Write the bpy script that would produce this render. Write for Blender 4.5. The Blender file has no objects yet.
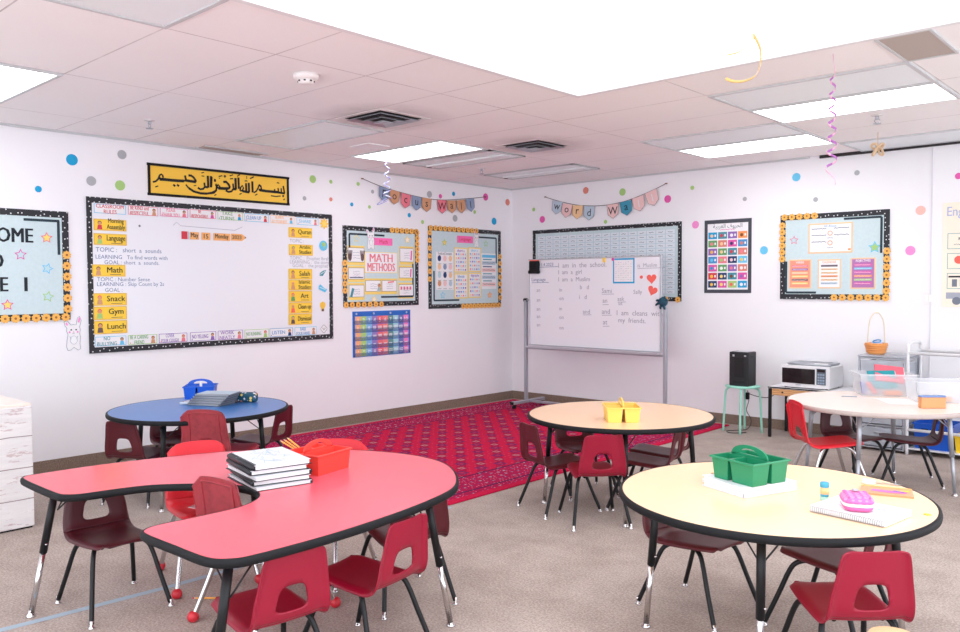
import bpy, bmesh, math, random
from mathutils import Vector, Matrix
random.seed(7)
PI = math.pi
R = math.radians
scene = bpy.context.scene
COL = scene.collection
LAMP, SKY, WORLD, EXPO = 4.5, 1.1, 2.2, .48
RUGX, RUGY, RUGC = 2.93, 4.12, (1.587, -2.19)
ARAB = '\ufe94\ufef4\ufe91\ufeae\ufecc\ufedf\ufe8d \ufed1\ufeee\ufeae\ufea4\ufedf\ufe8d'
CALLI = [(0.0156,[(-4.771,2.367),(-4.745,2.375),(-4.724,2.396),(-4.707,2.432),(-4.694,2.441),(-4.682,2.432),(-4.677,2.412)]),(0.0214,[(-4.722,2.4),(-4.707,2.41),(-4.704,2.398),(-4.681,2.396)]),(0.0256,[(-4.71,2.396),(-4.666,2.398),(-4.613,2.397),(-4.552,2.397),(-4.486,2.4)]),(0.0199,[(-4.486,2.4),(-4.467,2.412),(-4.476,2.45)]),(0.024,[(-4.474,2.407),(-4.427,2.404),(-4.372,2.401)]),(0.0201,[(-4.443,2.453),(-4.416,2.453),(-4.394,2.439),(-4.377,2.417),(-4.372,2.401)]),(0.0178,[(-4.587,2.361),(-4.568,2.347)]),(0.0178,[(-4.552,2.364),(-4.533,2.35)]),(0.0097,[(-4.75,2.326),(-4.723,2.338)]),(0.008,[(-4.395,2.365),(-4.37,2.37)]),(0.014,[(-4.47,2.37),(-4.443,2.341)]),(0.0202,[(-4.443,2.341),(-4.396,2.315),(-4.332,2.303),(-4.267,2.305)]),(0.0184,[(-4.267,2.305),(-4.218,2.317),(-4.18,2.337)]),(0.0164,[(-4.18,2.337),(-4.169,2.364),(-4.177,2.401)]),(0.0182,[(-4.356,2.352),(-4.332,2.339),(-4.303,2.345),(-4.287,2.365),(-4.292,2.402)]),(0.0203,[(-4.287,2.364),(-4.257,2.362)]),(0.0224,[(-4.256,2.467),(-4.254,2.359)]),(0.0204,[(-4.225,2.467),(-4.229,2.364)]),(0.0081,[(-4.319,2.485),(-4.292,2.494)]),(0.0091,[(-4.317,2.46),(-4.291,2.459)]),(0.0185,[(-4.196,2.435),(-4.176,2.434)]),(0.0092,[(-4.195,2.293),(-4.175,2.305)]),(0.0239,[(-4.22,2.46),(-4.227,2.367)]),(0.0185,[(-4.235,2.31),(-4.199,2.318),(-4.176,2.34),(-4.17,2.376),(-4.179,2.393)]),(0.0163,[(-4.196,2.427),(-4.176,2.426)]),(0.0175,[(-4.17,2.372),(-4.154,2.395),(-4.14,2.381),(-4.153,2.363),(-4.167,2.37)]),(0.0264,[(-4.154,2.363),(-4.101,2.364),(-4.051,2.367)]),(0.0221,[(-4.103,2.423),(-4.074,2.428),(-4.05,2.407),(-4.037,2.383),(-4.05,2.365)]),(0.0188,[(-4.081,2.348),(-4.052,2.336),(-4.02,2.344),(-3.999,2.371),(-4.004,2.417)]),(0.0222,[(-4.001,2.366),(-3.972,2.367)]),(0.0245,[(-3.977,2.471),(-3.975,2.365)]),(0.0223,[(-3.946,2.478),(-3.944,2.373)]),(0.0099,[(-4.148,2.47),(-4.111,2.48)]),(0.011,[(-4.094,2.476),(-4.085,2.485),(-4.075,2.477),(-4.085,2.468),(-4.094,2.476)]),(0.01,[(-4.037,2.484),(-4.001,2.499)]),(0.0111,[(-4.034,2.458),(-4.001,2.463)]),(0.0112,[(-3.958,2.487),(-3.945,2.498),(-3.93,2.507)]),(0.0066,[(-4.146,2.459),(-4.137,2.449)]),(0.0157,[(-3.933,2.356),(-3.925,2.387),(-3.906,2.407),(-3.895,2.385),(-3.907,2.362),(-3.929,2.354)]),(0.0225,[(-3.867,2.432),(-3.866,2.354)]),(0.0226,[(-3.838,2.438),(-3.836,2.35)]),(0.0225,[(-3.909,2.356),(-3.866,2.351),(-3.832,2.349)]),(0.0226,[(-3.8,2.455),(-3.798,2.35)]),(0.0101,[(-3.881,2.449),(-3.87,2.455),(-3.851,2.452)]),(0.0079,[(-3.858,2.499),(-3.858,2.473)]),(0.0113,[(-3.824,2.478),(-3.807,2.486),(-3.782,2.5)]),(0.0101,[(-3.939,2.322),(-3.915,2.334)]),(0.0102,[(-3.774,2.325),(-3.747,2.339)]),(0.0148,[(-3.788,2.349),(-3.758,2.365),(-3.738,2.398),(-3.726,2.428)]),(0.0205,[(-3.73,2.428),(-3.709,2.416),(-3.701,2.39),(-3.732,2.379)]),(0.0253,[(-3.723,2.379),(-3.641,2.374),(-3.562,2.374),(-3.517,2.374)]),(0.0162,[(-3.557,2.402),(-3.552,2.373)]),(0.0163,[(-3.517,2.414),(-3.512,2.371)]),(0.0163,[(-3.481,2.415),(-3.48,2.37)]),(0.021,[(-3.522,2.372),(-3.44,2.368)]),(0.0187,[(-3.457,2.439),(-3.444,2.37)]),(0.0105,[(-3.529,2.46),(-3.517,2.468),(-3.503,2.458)]),(0.0116,[(-3.599,2.334),(-3.543,2.331),(-3.489,2.339)]),(0.021,[(-3.47,2.342),(-3.45,2.34)]),(0.0105,[(-3.459,2.303),(-3.44,2.315)])]

# ------------------------------------------------------------------ colours and materials
def lin(c):
    return tuple((v/255/12.92 if v/255 <= .04045 else ((v/255+.055)/1.055)**2.4) for v in c)

def hexmat(name, rgb, rough=.5, metal=0., spec=.5, trans=0., alpha=1., coat=0.):
    m = bpy.data.materials.new(name)
    m.use_nodes = True
    b = m.node_tree.nodes['Principled BSDF']
    b.inputs['Base Color'].default_value = (*lin(rgb), 1)
    b.inputs['Roughness'].default_value = rough
    b.inputs['Metallic'].default_value = metal
    b.inputs['Specular IOR Level'].default_value = spec
    b.inputs['Transmission Weight'].default_value = trans
    b.inputs['Alpha'].default_value = alpha
    b.inputs['Coat Weight'].default_value = coat
    return m

class NT:
    """small helper to write node graphs as expressions"""
    def __init__(s, m):
        s.t = m.node_tree; s.n = s.t.nodes; s.l = s.t.links
        s.b = s.n['Principled BSDF']
    def new(s, typ, **kw):
        n = s.n.new(typ)
        for k, v in kw.items(): setattr(n, k, v)
        return n
    def put(s, sock, v):
        if isinstance(v, (int, float)): sock.default_value = v
        elif isinstance(v, tuple): sock.default_value = v
        else: s.l.new(v, sock)
    def m(s, op, a, b=0., c=0.):
        n = s.new('ShaderNodeMath', operation=op)
        s.put(n.inputs[0], a); s.put(n.inputs[1], b); s.put(n.inputs[2], c)
        return n.outputs[0]
    def mix(s, f, a, b):
        n = s.new('ShaderNodeMix', data_type='RGBA')
        s.put(n.inputs[0], f)
        s.put(n.inputs[6], (*lin(a), 1) if isinstance(a, tuple) and len(a) == 3 else a)
        s.put(n.inputs[7], (*lin(b), 1) if isinstance(b, tuple) and len(b) == 3 else b)
        return n.outputs[2]
    def coords(s, kind='Object'):
        return s.new('ShaderNodeTexCoord').outputs[kind]
    def sep(s, v):
        n = s.new('ShaderNodeSeparateXYZ'); s.l.new(v, n.inputs[0]); return n.outputs
    def noise(s, v, scale, detail=3., rough=.6):
        n = s.new('ShaderNodeTexNoise')
        if v is not None: s.l.new(v, n.inputs['Vector'])
        n.inputs['Scale'].default_value = scale; n.inputs['Detail'].default_value = detail
        n.inputs['Roughness'].default_value = rough
        return n.outputs[0]
    def voro(s, v, scale, feature='F1', rnd=1., dist='EUCLIDEAN', dims='3D'):
        n = s.new('ShaderNodeTexVoronoi', feature=feature, distance=dist, voronoi_dimensions=dims)
        s.l.new(v, n.inputs['Vector']); n.inputs['Scale'].default_value = scale
        n.inputs['Randomness'].default_value = rnd
        return n.outputs
    def ramp(s, f, stops):
        n = s.new('ShaderNodeValToRGB'); e = n.color_ramp.elements
        while len(e) < len(stops): e.new(.5)
        for k, (p, c) in zip(e, stops): k.position = p; k.color = (*lin(c), 1)
        s.put(n.inputs[0], f); return n.outputs[0]
    def bump(s, h, strength=.2, dist=.01):
        n = s.new('ShaderNodeBump'); n.inputs['Strength'].default_value = strength
        n.inputs['Distance'].default_value = dist
        s.l.new(h, n.inputs['Height']); s.l.new(n.outputs[0], s.b.inputs['Normal'])
    def color(s, c): s.l.new(c, s.b.inputs['Base Color'])

M = {}
def C(name, rgb, rough=.55, **k):
    M[name] = hexmat(name, rgb, rough, **k); return M[name]

# paper / ink / plastics
for n, c in dict(paper=(243,242,244), paper_cream=(250,240,222), paper_blue=(192,220,226), ink=(38,44,50), ink_soft=(120,126,140),
                 ink_grey=(170,174,186), ink_blue=(105,125,165), yellow_card=(254,212,76), yellow_soft=(250,220,120), peach_card=(250,186,120), orange_card=(250,160,95),
                 red_ink=(216,70,84), pink_ink=(232,120,150), hot_pink=(252,120,186), green_ink=(110,170,110), blue_ink=(80,150,205),
                 purple_ink=(150,110,185), teal_ink=(75,150,165), skin=(222,160,120), brown=(130,80,55), white=(246,246,248),
                 dot_blue=(38,164,214), dot_grey=(176,178,182), dot_green=(170,208,128), dot_pink=(226,96,172), dot_coral=(222,138,122),
                 dot_sky=(110,200,236), dot_rose=(246,150,210), dot_peach=(244,196,184),
                 pen_blue=(132,158,184), pen_tan=(214,160,122), pen_pink=(240,132,146), pen_peach=(246,206,160), pen_rose=(244,206,204), pen_mist=(190,208,222), pen_teal=(70,152,180),
                 sign_yellow=(250,202,78), calligraphy=(40,38,40), heart=(248,110,98), gnarl=(110,90,92), lilac=(178,186,222), navy=(46,66,112)).items():
    C(n, c, .7, spec=.25)
C('flower_gold', (248,186,92), .6, spec=.3); C('flower_eye', (168,100,46), .7)
C('stripe_dark', (44,62,72), .6, spec=.3)
# hard goods
C('laminate_yellow', (255,213,172), .24); C('laminate_red', (238,98,114), .24); C('laminate_blue', (66,126,200), .28)
C('edge_black', (20,21,24), .6, spec=.25); C('edge_grey', (196,180,174), .5)
C('metal_black', (20,21,24), .42, spec=.35); C('chrome', (206,204,204), .18, metal=1.); C('metal_grey', (176,180,188), .38, metal=.55)
C('metal_white', (232,232,234), .4); C('silver', (200,204,210), .3, metal=.7); C('wire_black', (40,40,44), .5)
C('ball_red', (206,40,54), .4)
C('caddy_green', (26,136,94), .38); C('caddy_blue', (20,96,214), .38); C('caddy_red', (246,72,62), .38); C('caddy_yellow', (252,212,104), .4)
C('case_teal', (14,84,108), .5); C('case_pink', (248,120,186), .45); C('case_pink_deep', (238,100,160), .5)
C('pouch_orange', (248,156,112), .35); C('glue_blue', (64,160,190), .4); C('glue_peach', (250,196,140), .5); C('glue_clear', (170,214,200), .3)
C('cover_black', (34,36,42), .5); C('coil_black', (30,30,34), .4); C('brass', (206,160,90), .35, metal=.8)
C('pencil_yellow', (250,176,70), .45); C('pencil_wood', (230,196,150), .6); C('pencil_tip', (50,46,46), .5)
C('mint', (160,226,206), .4); C('speaker_black', (24,26,30), .5); C('grille_black', (16,17,20), .7)
C('micro_white', (238,238,240), .35); C('micro_glass', (32,24,28), .12); C('micro_panel', (96,108,122), .4); C('button', (150,170,190), .5)
C('wicker_handle', (226,212,186), .6); C('bin_blue', (10,84,190), .4); C('bin_yellow', (248,206,40), .45)
C('book_red', (224,96,112), .6); C('book_teal', (24,140,150), .6); C('toy_orange', (246,150,100), .5); C('toy_red', (230,90,90), .5); C('toy_blue', (110,120,190), .5)
C('box_tan', (226,158,106), .6); C('box_lid', (112,140,196), .5); C('tape_blue', (166,186,200), .7); C('glove_teal', (22,72,92), .7)
C('wood_light', (234,196,150), .45); C('dark_gap', (46,42,44), .8); C('vent_white', (226,220,220), .5); C('detector', (240,236,234), .5)
C('bow_tan', (214,184,148), .5); C('ribbon_purple', (176,104,180), .3); C('ribbon_pink', (244,190,216), .35); C('ribbon_gold', (212,176,108), .3, metal=.3); C('ribbon_silver', (206,208,226), .25, metal=.5); C('ribbon_violet', (150,146,206), .3)
C('ret_grey', (182,170,162), .85)
C('panel_unlit', (236,242,244), .35); C('fixture_metal', (198,200,202), .4); C('switch_white', (240,238,238), .4); C('corner_bead', (226,224,230), .6)
C('chair_maroon', (90,20,32), .42); C('chair_crimson', (150,6,44), .42); C('chair_red', (226,40,54), .4); C('chair_dark', (78,22,32), .42)

def clear_plastic(name, rgb, alpha, rough=.2):
    m = C(name, rgb, rough, alpha=alpha); return m
clear_plastic('bin_clear', (236,238,242), .36); clear_plastic('drawer_clear', (206,212,222), .5); clear_plastic('pouch_clear', (228,236,244), .55)

def emitter(name, rgb, k):
    m = bpy.data.materials.new(name); m.use_nodes = True
    b = m.node_tree.nodes['Principled BSDF']
    b.inputs['Base Color'].default_value = (.9,.9,.9,1)
    b.inputs['Emission Color'].default_value = (*lin(rgb), 1); b.inputs['Emission Strength'].default_value = k
    M[name] = m
emitter('lamp_glow', (248,252,255), LAMP); emitter('skylight_glow', (248,252,255), SKY)

# painted wall
m = C('wall_paint', (238,236,242), .7, spec=.25); t = NT(m); o = t.coords()
t.color(t.mix(t.noise(o, 1.3, 2), (243,241,245), (247,246,249))); t.bump(t.noise(o, 160, 2), .05, .002)
# carpet
m = C('carpet', (166,144,134), .95, spec=.1); t = NT(m); o = t.coords()
f = t.m('MULTIPLY_ADD', t.noise(o, 95, 4, .75), .75, t.m('MULTIPLY', t.noise(o, 4, 4), .25))
t.color(t.ramp(f, [(.33,(140,126,118)), (.5,(180,165,157)), (.66,(213,201,194))])); t.bump(t.noise(o, 240, 2), .6, .004)
m = C('carpet_base', (128,104,90), .95, spec=.1); t = NT(m); o = t.coords()
t.color(t.ramp(t.noise(o, 150, 3, .7), [(.35,(112,94,82)), (.65,(158,138,124))]))
# ceiling tiles: speckle, panel joints, soot by the vents
m = C('ceiling_tile', (226,214,212), .9, spec=.1); t = NT(m); o = t.coords(); s = t.sep(o)
def joint(co, off, step, w):
    d = t.m('ABSOLUTE', t.m('SUBTRACT', t.m('FRACT', t.m('ADD', t.m('DIVIDE', t.m('SUBTRACT', co, off), step), .5)), .5))
    return t.m('LESS_THAN', d, w/step)
jx = joint(s[0], .61, 1.225, .0045); jy = joint(s[1], -6.17, .617, .0045)
spk = t.m('GREATER_THAN', t.noise(o, 170, 2, .8), .66)
base = t.mix(t.m('MULTIPLY', spk, .35), t.mix(t.noise(o, 1.1, 2), (251,248,247), (245,242,243)), (214,206,206))
jn = t.m('MULTIPLY', t.m('MAXIMUM', jx, jy), t.m('MULTIPLY_ADD', t.noise(o, 3.5, 2), .9, -.08))
base = t.mix(t.m('MINIMUM', jn, 1.), base, (120,104,102))
for (vx, vy) in ((2.2, -4.06), (2.27, -2.36)):
    dx = t.m('SUBTRACT', s[0], vx); dy = t.m('SUBTRACT', s[1], vy)
    dd = t.m('SQRT', t.m('ADD', t.m('MULTIPLY', dx, dx), t.m('MULTIPLY', dy, dy)))
    soot = t.m('MULTIPLY', t.m('MAXIMUM', t.m('SUBTRACT', 1., t.m('DIVIDE', dd, .55)), 0.), t.m('MULTIPLY', t.noise(o, 6, 3), 1.1))
    base = t.mix(t.m('MINIMUM', soot, .75), base, (96,84,82))
t.color(base); t.bump(t.noise(o, 120, 2), .15, .003)
# polka dot border paper
m = C('polka_black', (34,36,42), .6); t = NT(m); o = t.coords()
v = t.voro(o, 24, rnd=.6, dims='2D'); t.color(t.mix(t.m('LESS_THAN', v['Distance'], .13), (34,36,42), (225,225,228)))
# felt like pale blue board paper
m = C('board_blue', (196,224,230), .8, spec=.15); t = NT(m); o = t.coords()
t.color(t.mix(t.noise(o, 38, 4), (194,214,218), (214,230,233)))
# whiteboard
C('whiteboard', (238,238,244), .32)
# beige speckled laminate
m = C('laminate_beige', (246,230,218), .3); t = NT(m); o = t.coords()
t.color(t.mix(t.noise(o, 60, 3), (240,222,208), (250,236,226)))
# wood apron / plank paper / basket weave
m = C('wood_oak', (214,158,104), .5); t = NT(m); o = t.coords()
w = t.new('ShaderNodeTexWave', wave_type='BANDS', bands_direction='Z'); t.l.new(o, w.inputs[0])
w.inputs['Scale'].default_value = 16; w.inputs['Distortion'].default_value = 6; w.inputs['Detail'].default_value = 3
t.color(t.mix(w.outputs[1], (196,138,88), (228,176,122)))
m = C('plank_white', (232,228,228), .6); t = NT(m); o = t.coords(); s = t.sep(o)
mp = t.new('ShaderNodeMapping'); mp.inputs['Scale'].default_value = (1, 1.2, 9); t.l.new(o, mp.inputs[0])
pl = t.m('LESS_THAN', t.m('FRACT', t.m('DIVIDE', t.m('ADD', s[2], t.m('MULTIPLY', t.noise(o, 3, 2), .02)), .19)), .03)
c1 = t.mix(t.noise(mp.outputs[0], 3.2, 5, .7), (206,202,204), (246,243,242))
c1 = t.mix(t.m('MULTIPLY', t.m('GREATER_THAN', t.noise(mp.outputs[0], 4.6, 5, .7), .6), .45), c1, (166,112,116))
t.color(t.mix(pl, c1, (150,132,134)))
m = C('wicker', (246,160,84), .6); t = NT(m); o = t.coords(); s = t.sep(o)
ang = t.m('ARCTAN2', s[1], s[0])
wv = t.m('SINE', t.m('ADD', t.m('MULTIPLY', ang, 22.), t.m('MULTIPLY', t.m('FLOOR', t.m('DIVIDE', s[2], .014)), PI)))
t.color(t.mix(t.m('MULTIPLY_ADD', wv, .5, .5), (220,128,58), (255,190,118)))
# scuffed chair plastic
m = C('chair_scuffed', (150,44,54), .5); t = NT(m); o = t.coords()
t.color(t.mix(t.m('MINIMUM', t.m('MAXIMUM', t.m('MULTIPLY_ADD', t.noise(o, 7, 5, .75), 3.4, -1.5), 0.), .8), (158,48,58), (104,26,36)))
# microwave tray and patterned things
m = C('case_pattern', (14,84,108), .5); t = NT(m); o = t.coords()
v = t.voro(o, 44, rnd=.7); k = t.m('LESS_THAN', v['Distance'], .46)
t.color(t.mix(t.m('MULTIPLY', k, t.m('GREATER_THAN', t.sep(v['Color'])[0], .3)), (14,78,100), t.mix(t.m('GREATER_THAN', t.sep(v['Color'])[1], .5), (226,226,236), t.mix(t.m('GREATER_THAN', t.sep(v['Color'])[2], .5), (244,150,130), (248,214,110)))))
m = C('quilt_pink', (250,120,186), .5); t = NT(m); o = t.coords()
t.color(t.mix(t.m('GREATER_THAN', t.voro(o, 42, rnd=0.)['Distance'], .42), (250,146,196), (238,104,170)))
# oriental rug
m = C('rug_wool', (196,28,66), .95, spec=.08); t = NT(m); o = t.coords(); s = t.sep(o)
def cell(co, step, off=0.):
    return t.m('SUBTRACT', t.m('FRACT', t.m('DIVIDE', t.m('ADD', co, off), step)), .5)
def box(ax, ay, hx, hy):
    return t.m('MULTIPLY', t.m('LESS_THAN', t.m('ABSOLUTE', ax), hx), t.m('LESS_THAN', t.m('ABSOLUTE', ay), hy))
def boxat(ax, ay, cx, cy, hx, hy):
    return box(t.m('SUBTRACT', ax, cx), t.m('SUBTRACT', ay, cy), hx, hy)
GA = .225
ax = cell(s[0], GA); ay = cell(s[1], GA); bx_ = cell(s[0], GA, GA/2); by_ = cell(s[1], GA, GA/2)
red = t.mix(t.noise(o, 45, 3), (190,18,60), (214,36,80))
u = t.m('FRACT', t.m('ADD', t.m('DIVIDE', t.m('ADD', s[0], s[1]), GA), .5))
ground = t.mix(t.m('MULTIPLY', t.m('LESS_THAN', t.m('ABSOLUTE', t.m('SUBTRACT', u, .5)), .24), .65), red, (156,22,66))
ground = t.mix(t.m('MULTIPLY', box(bx_, by_, .2, .2), .75), ground, (84,44,104))
ground = t.mix(box(bx_, by_, .09, .09), ground, (190,48,84))
ground = t.mix(t.m('MULTIPLY', box(ax, ay, .17, .17), .7), ground, (128,36,84))
ground = t.mix(box(ax, ay, .125, .125), ground, (196,128,134))
ground = t.mix(box(ax, ay, .06, .06), ground, (170,40,70))
ground = t.mix(t.m('MULTIPLY', t.m('LESS_THAN', t.voro(o, 16, rnd=.25)['Distance'], .13), .5), ground, (206,110,130))
# border of the rug: 0.42 m wide, small busy ornament, plain red hem
ex = t.m('SUBTRACT', RUGX/2, t.m('ABSOLUTE', s[0])); ey = t.m('SUBTRACT', RUGY/2, t.m('ABSOLUTE', s[1])); ed = t.m('MINIMUM', ex, ey)
v1 = t.voro(o, 13, rnd=.35, dist='MANHATTAN'); v2 = t.voro(o, 30, rnd=.4)
bd = t.mix(t.m('LESS_THAN', v1['Distance'], .34), (176,26,76), (96,60,124))
bd = t.mix(t.m('LESS_THAN', v1['Distance'], .2), bd, (214,170,160))
bd = t.mix(t.m('LESS_THAN', v2['Distance'], .2), bd, (216,130,150))
ground = t.mix(t.m('LESS_THAN', ed, .46), ground, bd)
ground = t.mix(t.m('LESS_THAN', t.m('ABSOLUTE', t.m('SUBTRACT', ed, .46)), .012), ground, (96,30,76))
ground = t.mix(t.m('LESS_THAN', t.m('ABSOLUTE', t.m('SUBTRACT', ed, .14)), .012), ground, (96,30,76))
ground = t.mix(t.m('LESS_THAN', ed, .065), ground, red)
t.color(ground); t.bump(t.noise(o, 220, 2), .4, .003)
# ------------------------------------------------------------------ objects
def tag(o, label, cat, group=None, kind=None):
    if label: o['label'] = label
    if cat: o['category'] = cat
    if group: o['group'] = group
    if kind: o['kind'] = kind
    return o
def thing(name, label, cat, loc=(0,0,0), rotz=0., group=None, mat=None):
    o = bpy.data.objects.new(name, None); COL.objects.link(o); o.empty_display_size = .1
    if mat is not None: o.matrix_world = mat
    else: o.location = loc; o.rotation_euler = (0, 0, rotz)
    return tag(o, label, cat, group)
def dup(root, loc, rotz, label, group=None):
    r = root.copy(); COL.objects.link(r); r.location = loc; r.rotation_euler = (0, 0, rotz); r['label'] = label
    if group: r['group'] = group
    for ch in list(root.children):
        c = ch.copy(); COL.objects.link(c); c.parent = r
        for g in ch.children:
            d = g.copy(); COL.objects.link(d); d.parent = c
    return r
def wallm(w, u, v, n=0., tilt=0.):
    """frame on a wall: u to the viewer's right, v up, n out of the wall. A = left wall x=0, B = far wall y=0"""
    if w == 'A': b = Matrix(((0,0,1,n),(1,0,0,u),(0,1,0,v),(0,0,0,1)))
    else: b = Matrix(((1,0,0,u),(0,0,-1,-n),(0,1,0,v),(0,0,0,1)))
    return b @ Matrix.Rotation(tilt, 4, 'Z')

class MB:
    def __init__(s, mat=None):
        s.v = []; s.f = []; s.i = []; s.sm = []; s.mats = []; s.cur = 0
        if mat: s.use(mat)
    def use(s, mat):
        if mat not in s.mats: s.mats.append(mat)
        s.cur = s.mats.index(mat); return s
    def add(s, vs, fs, smooth=False):
        k = len(s.v); s.v += [tuple(p) for p in vs]
        for f in fs: s.f.append([k+a for a in f]); s.i.append(s.cur); s.sm.append(smooth)
        return s
    def box(s, cx, cy, cz, sx, sy, sz, bev=0., rz=0., seg=2):
        bm = bmesh.new(); bmesh.ops.create_cube(bm, size=1.)
        bmesh.ops.scale(bm, vec=(sx, sy, sz), verts=bm.verts)
        if bev > 0: bmesh.ops.bevel(bm, geom=list(bm.edges), offset=min(bev, .49*min(sx,sy,sz)), segments=seg, profile=.5, affect='EDGES')
        bmesh.ops.transform(bm, matrix=Matrix.Translation((cx,cy,cz)) @ Matrix.Rotation(rz, 4, 'Z'), verts=bm.verts)
        return s.bm(bm)
    def bm(s, bm, smooth=False):
        bm.verts.index_update()
        s.add([v.co for v in bm.verts], [[v.index for v in f.verts] for f in bm.faces], smooth); bm.free(); return s
    def tube(s, pts, r, seg=8, closed=False, r2=None, cap=True):
        P = [Vector(p) for p in pts]; n = len(P); rings = []
        up = Vector((0,0,1)); prev = None
        for i, p in enumerate(P):
            a = P[(i-1) % n] if (i > 0 or closed) else p; b = P[(i+1) % n] if (i < n-1 or closed) else p
            d = (b-a).normalized()
            if prev is None:
                x = d.cross(up)
                if x.length < .05: x = d.cross(Vector((1,0,0)))
            else: x = prev - d*prev.dot(d)
            x.normalize(); prev = x; y = d.cross(x)
            rr = r if r2 is None else r+(r2-r)*i/(n-1)
            rings.append([p+(x*math.cos(2*PI*k/seg)+y*math.sin(2*PI*k/seg))*rr for k in range(seg)])
        vs = [q for g in rings for q in g]; fs = []
        for i in range(n if closed else n-1):
            j = (i+1) % n
            for k in range(seg):
                l = (k+1) % seg; fs.append([i*seg+k, i*seg+l, j*seg+l, j*seg+k])
        if not closed and cap: fs += [list(range(seg))[::-1], [(n-1)*seg+k for k in range(seg)]]
        return s.add(vs, fs, True)
    def lathe(s, prof, c=(0,0,0), seg=20, smooth=True):
        vs = []; fs = []; n = len(prof)
        for r, z in prof:
            for k in range(seg):
                a = 2*PI*k/seg; vs.append((c[0]+r*math.cos(a), c[1]+r*math.sin(a), c[2]+z))
        for i in range(n-1):
            for k in range(seg):
                l = (k+1) % seg; fs.append([i*seg+k, i*seg+l, (i+1)*seg+l, (i+1)*seg+k])
        fs.append([k for k in range(seg)][::-1]); fs.append([(n-1)*seg+k for k in range(seg)])
        return s.add(vs, fs, smooth)
    def prism(s, out, z0, z1):
        n = len(out); vs = [(x, y, z0) for x, y in out]+[(x, y, z1) for x, y in out]
        fs = [list(range(n))[::-1], [n+k for k in range(n)]]
        for k in range(n): l = (k+1) % n; fs.append([k, l, n+l, n+k])
        return s.add(vs, fs)
    def sweep(s, out, prof):
        """sweep a closed (offset, z) profile round a closed ccw outline"""
        n = len(out); m = len(prof); vs = []; fs = []
        for i in range(n):
            a = Vector(out[i-1]); b = Vector(out[(i+1) % n]); d = (b-a).normalized(); nx, ny = d.y, -d.x
            for o, z in prof: vs.append((out[i][0]+nx*o, out[i][1]+ny*o, z))
        for i in range(n):
            j = (i+1) % n
            for k in range(m):
                l = (k+1) % m; fs.append([i*m+k, j*m+k, j*m+l, i*m+l])
        return s.add(vs, fs, True)
    def build(s, name, parent=None, mat=None, loc=None, rotz=None, link=True):
        me = bpy.data.meshes.new(name); me.from_pydata(s.v, [], s.f)
        for m in s.mats: me.materials.append(M[m])
        me.polygons.foreach_set('material_index', s.i); me.polygons.foreach_set('use_smooth', s.sm); me.update()
        o = bpy.data.objects.new(name, me); COL.objects.link(o)
        if parent: o.parent = parent
        if mat is not None: o.matrix_world = mat
        if loc is not None: o.location = loc
        if rotz is not None: o.rotation_euler = (0, 0, rotz)
        return o

_tc = {}
def text_geo(body, bold=0.):
    k = (body, bold)
    if k not in _tc:
        cu = bpy.data.curves.new('lettering', 'FONT'); cu.body = body; cu.size = 1; cu.align_x = 'CENTER'; cu.align_y = 'CENTER'
        cu.resolution_u = 2; cu.offset = bold; cu.space_line = .95
        o = bpy.data.objects.new('lettering', cu); me = o.to_mesh()
        _tc[k] = ([(v.co.x, v.co.y) for v in me.vertices], [list(p.vertices) for p in me.polygons])
        o.to_mesh_clear(); bpy.data.objects.remove(o); bpy.data.curves.remove(cu)
    return _tc[k]

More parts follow.
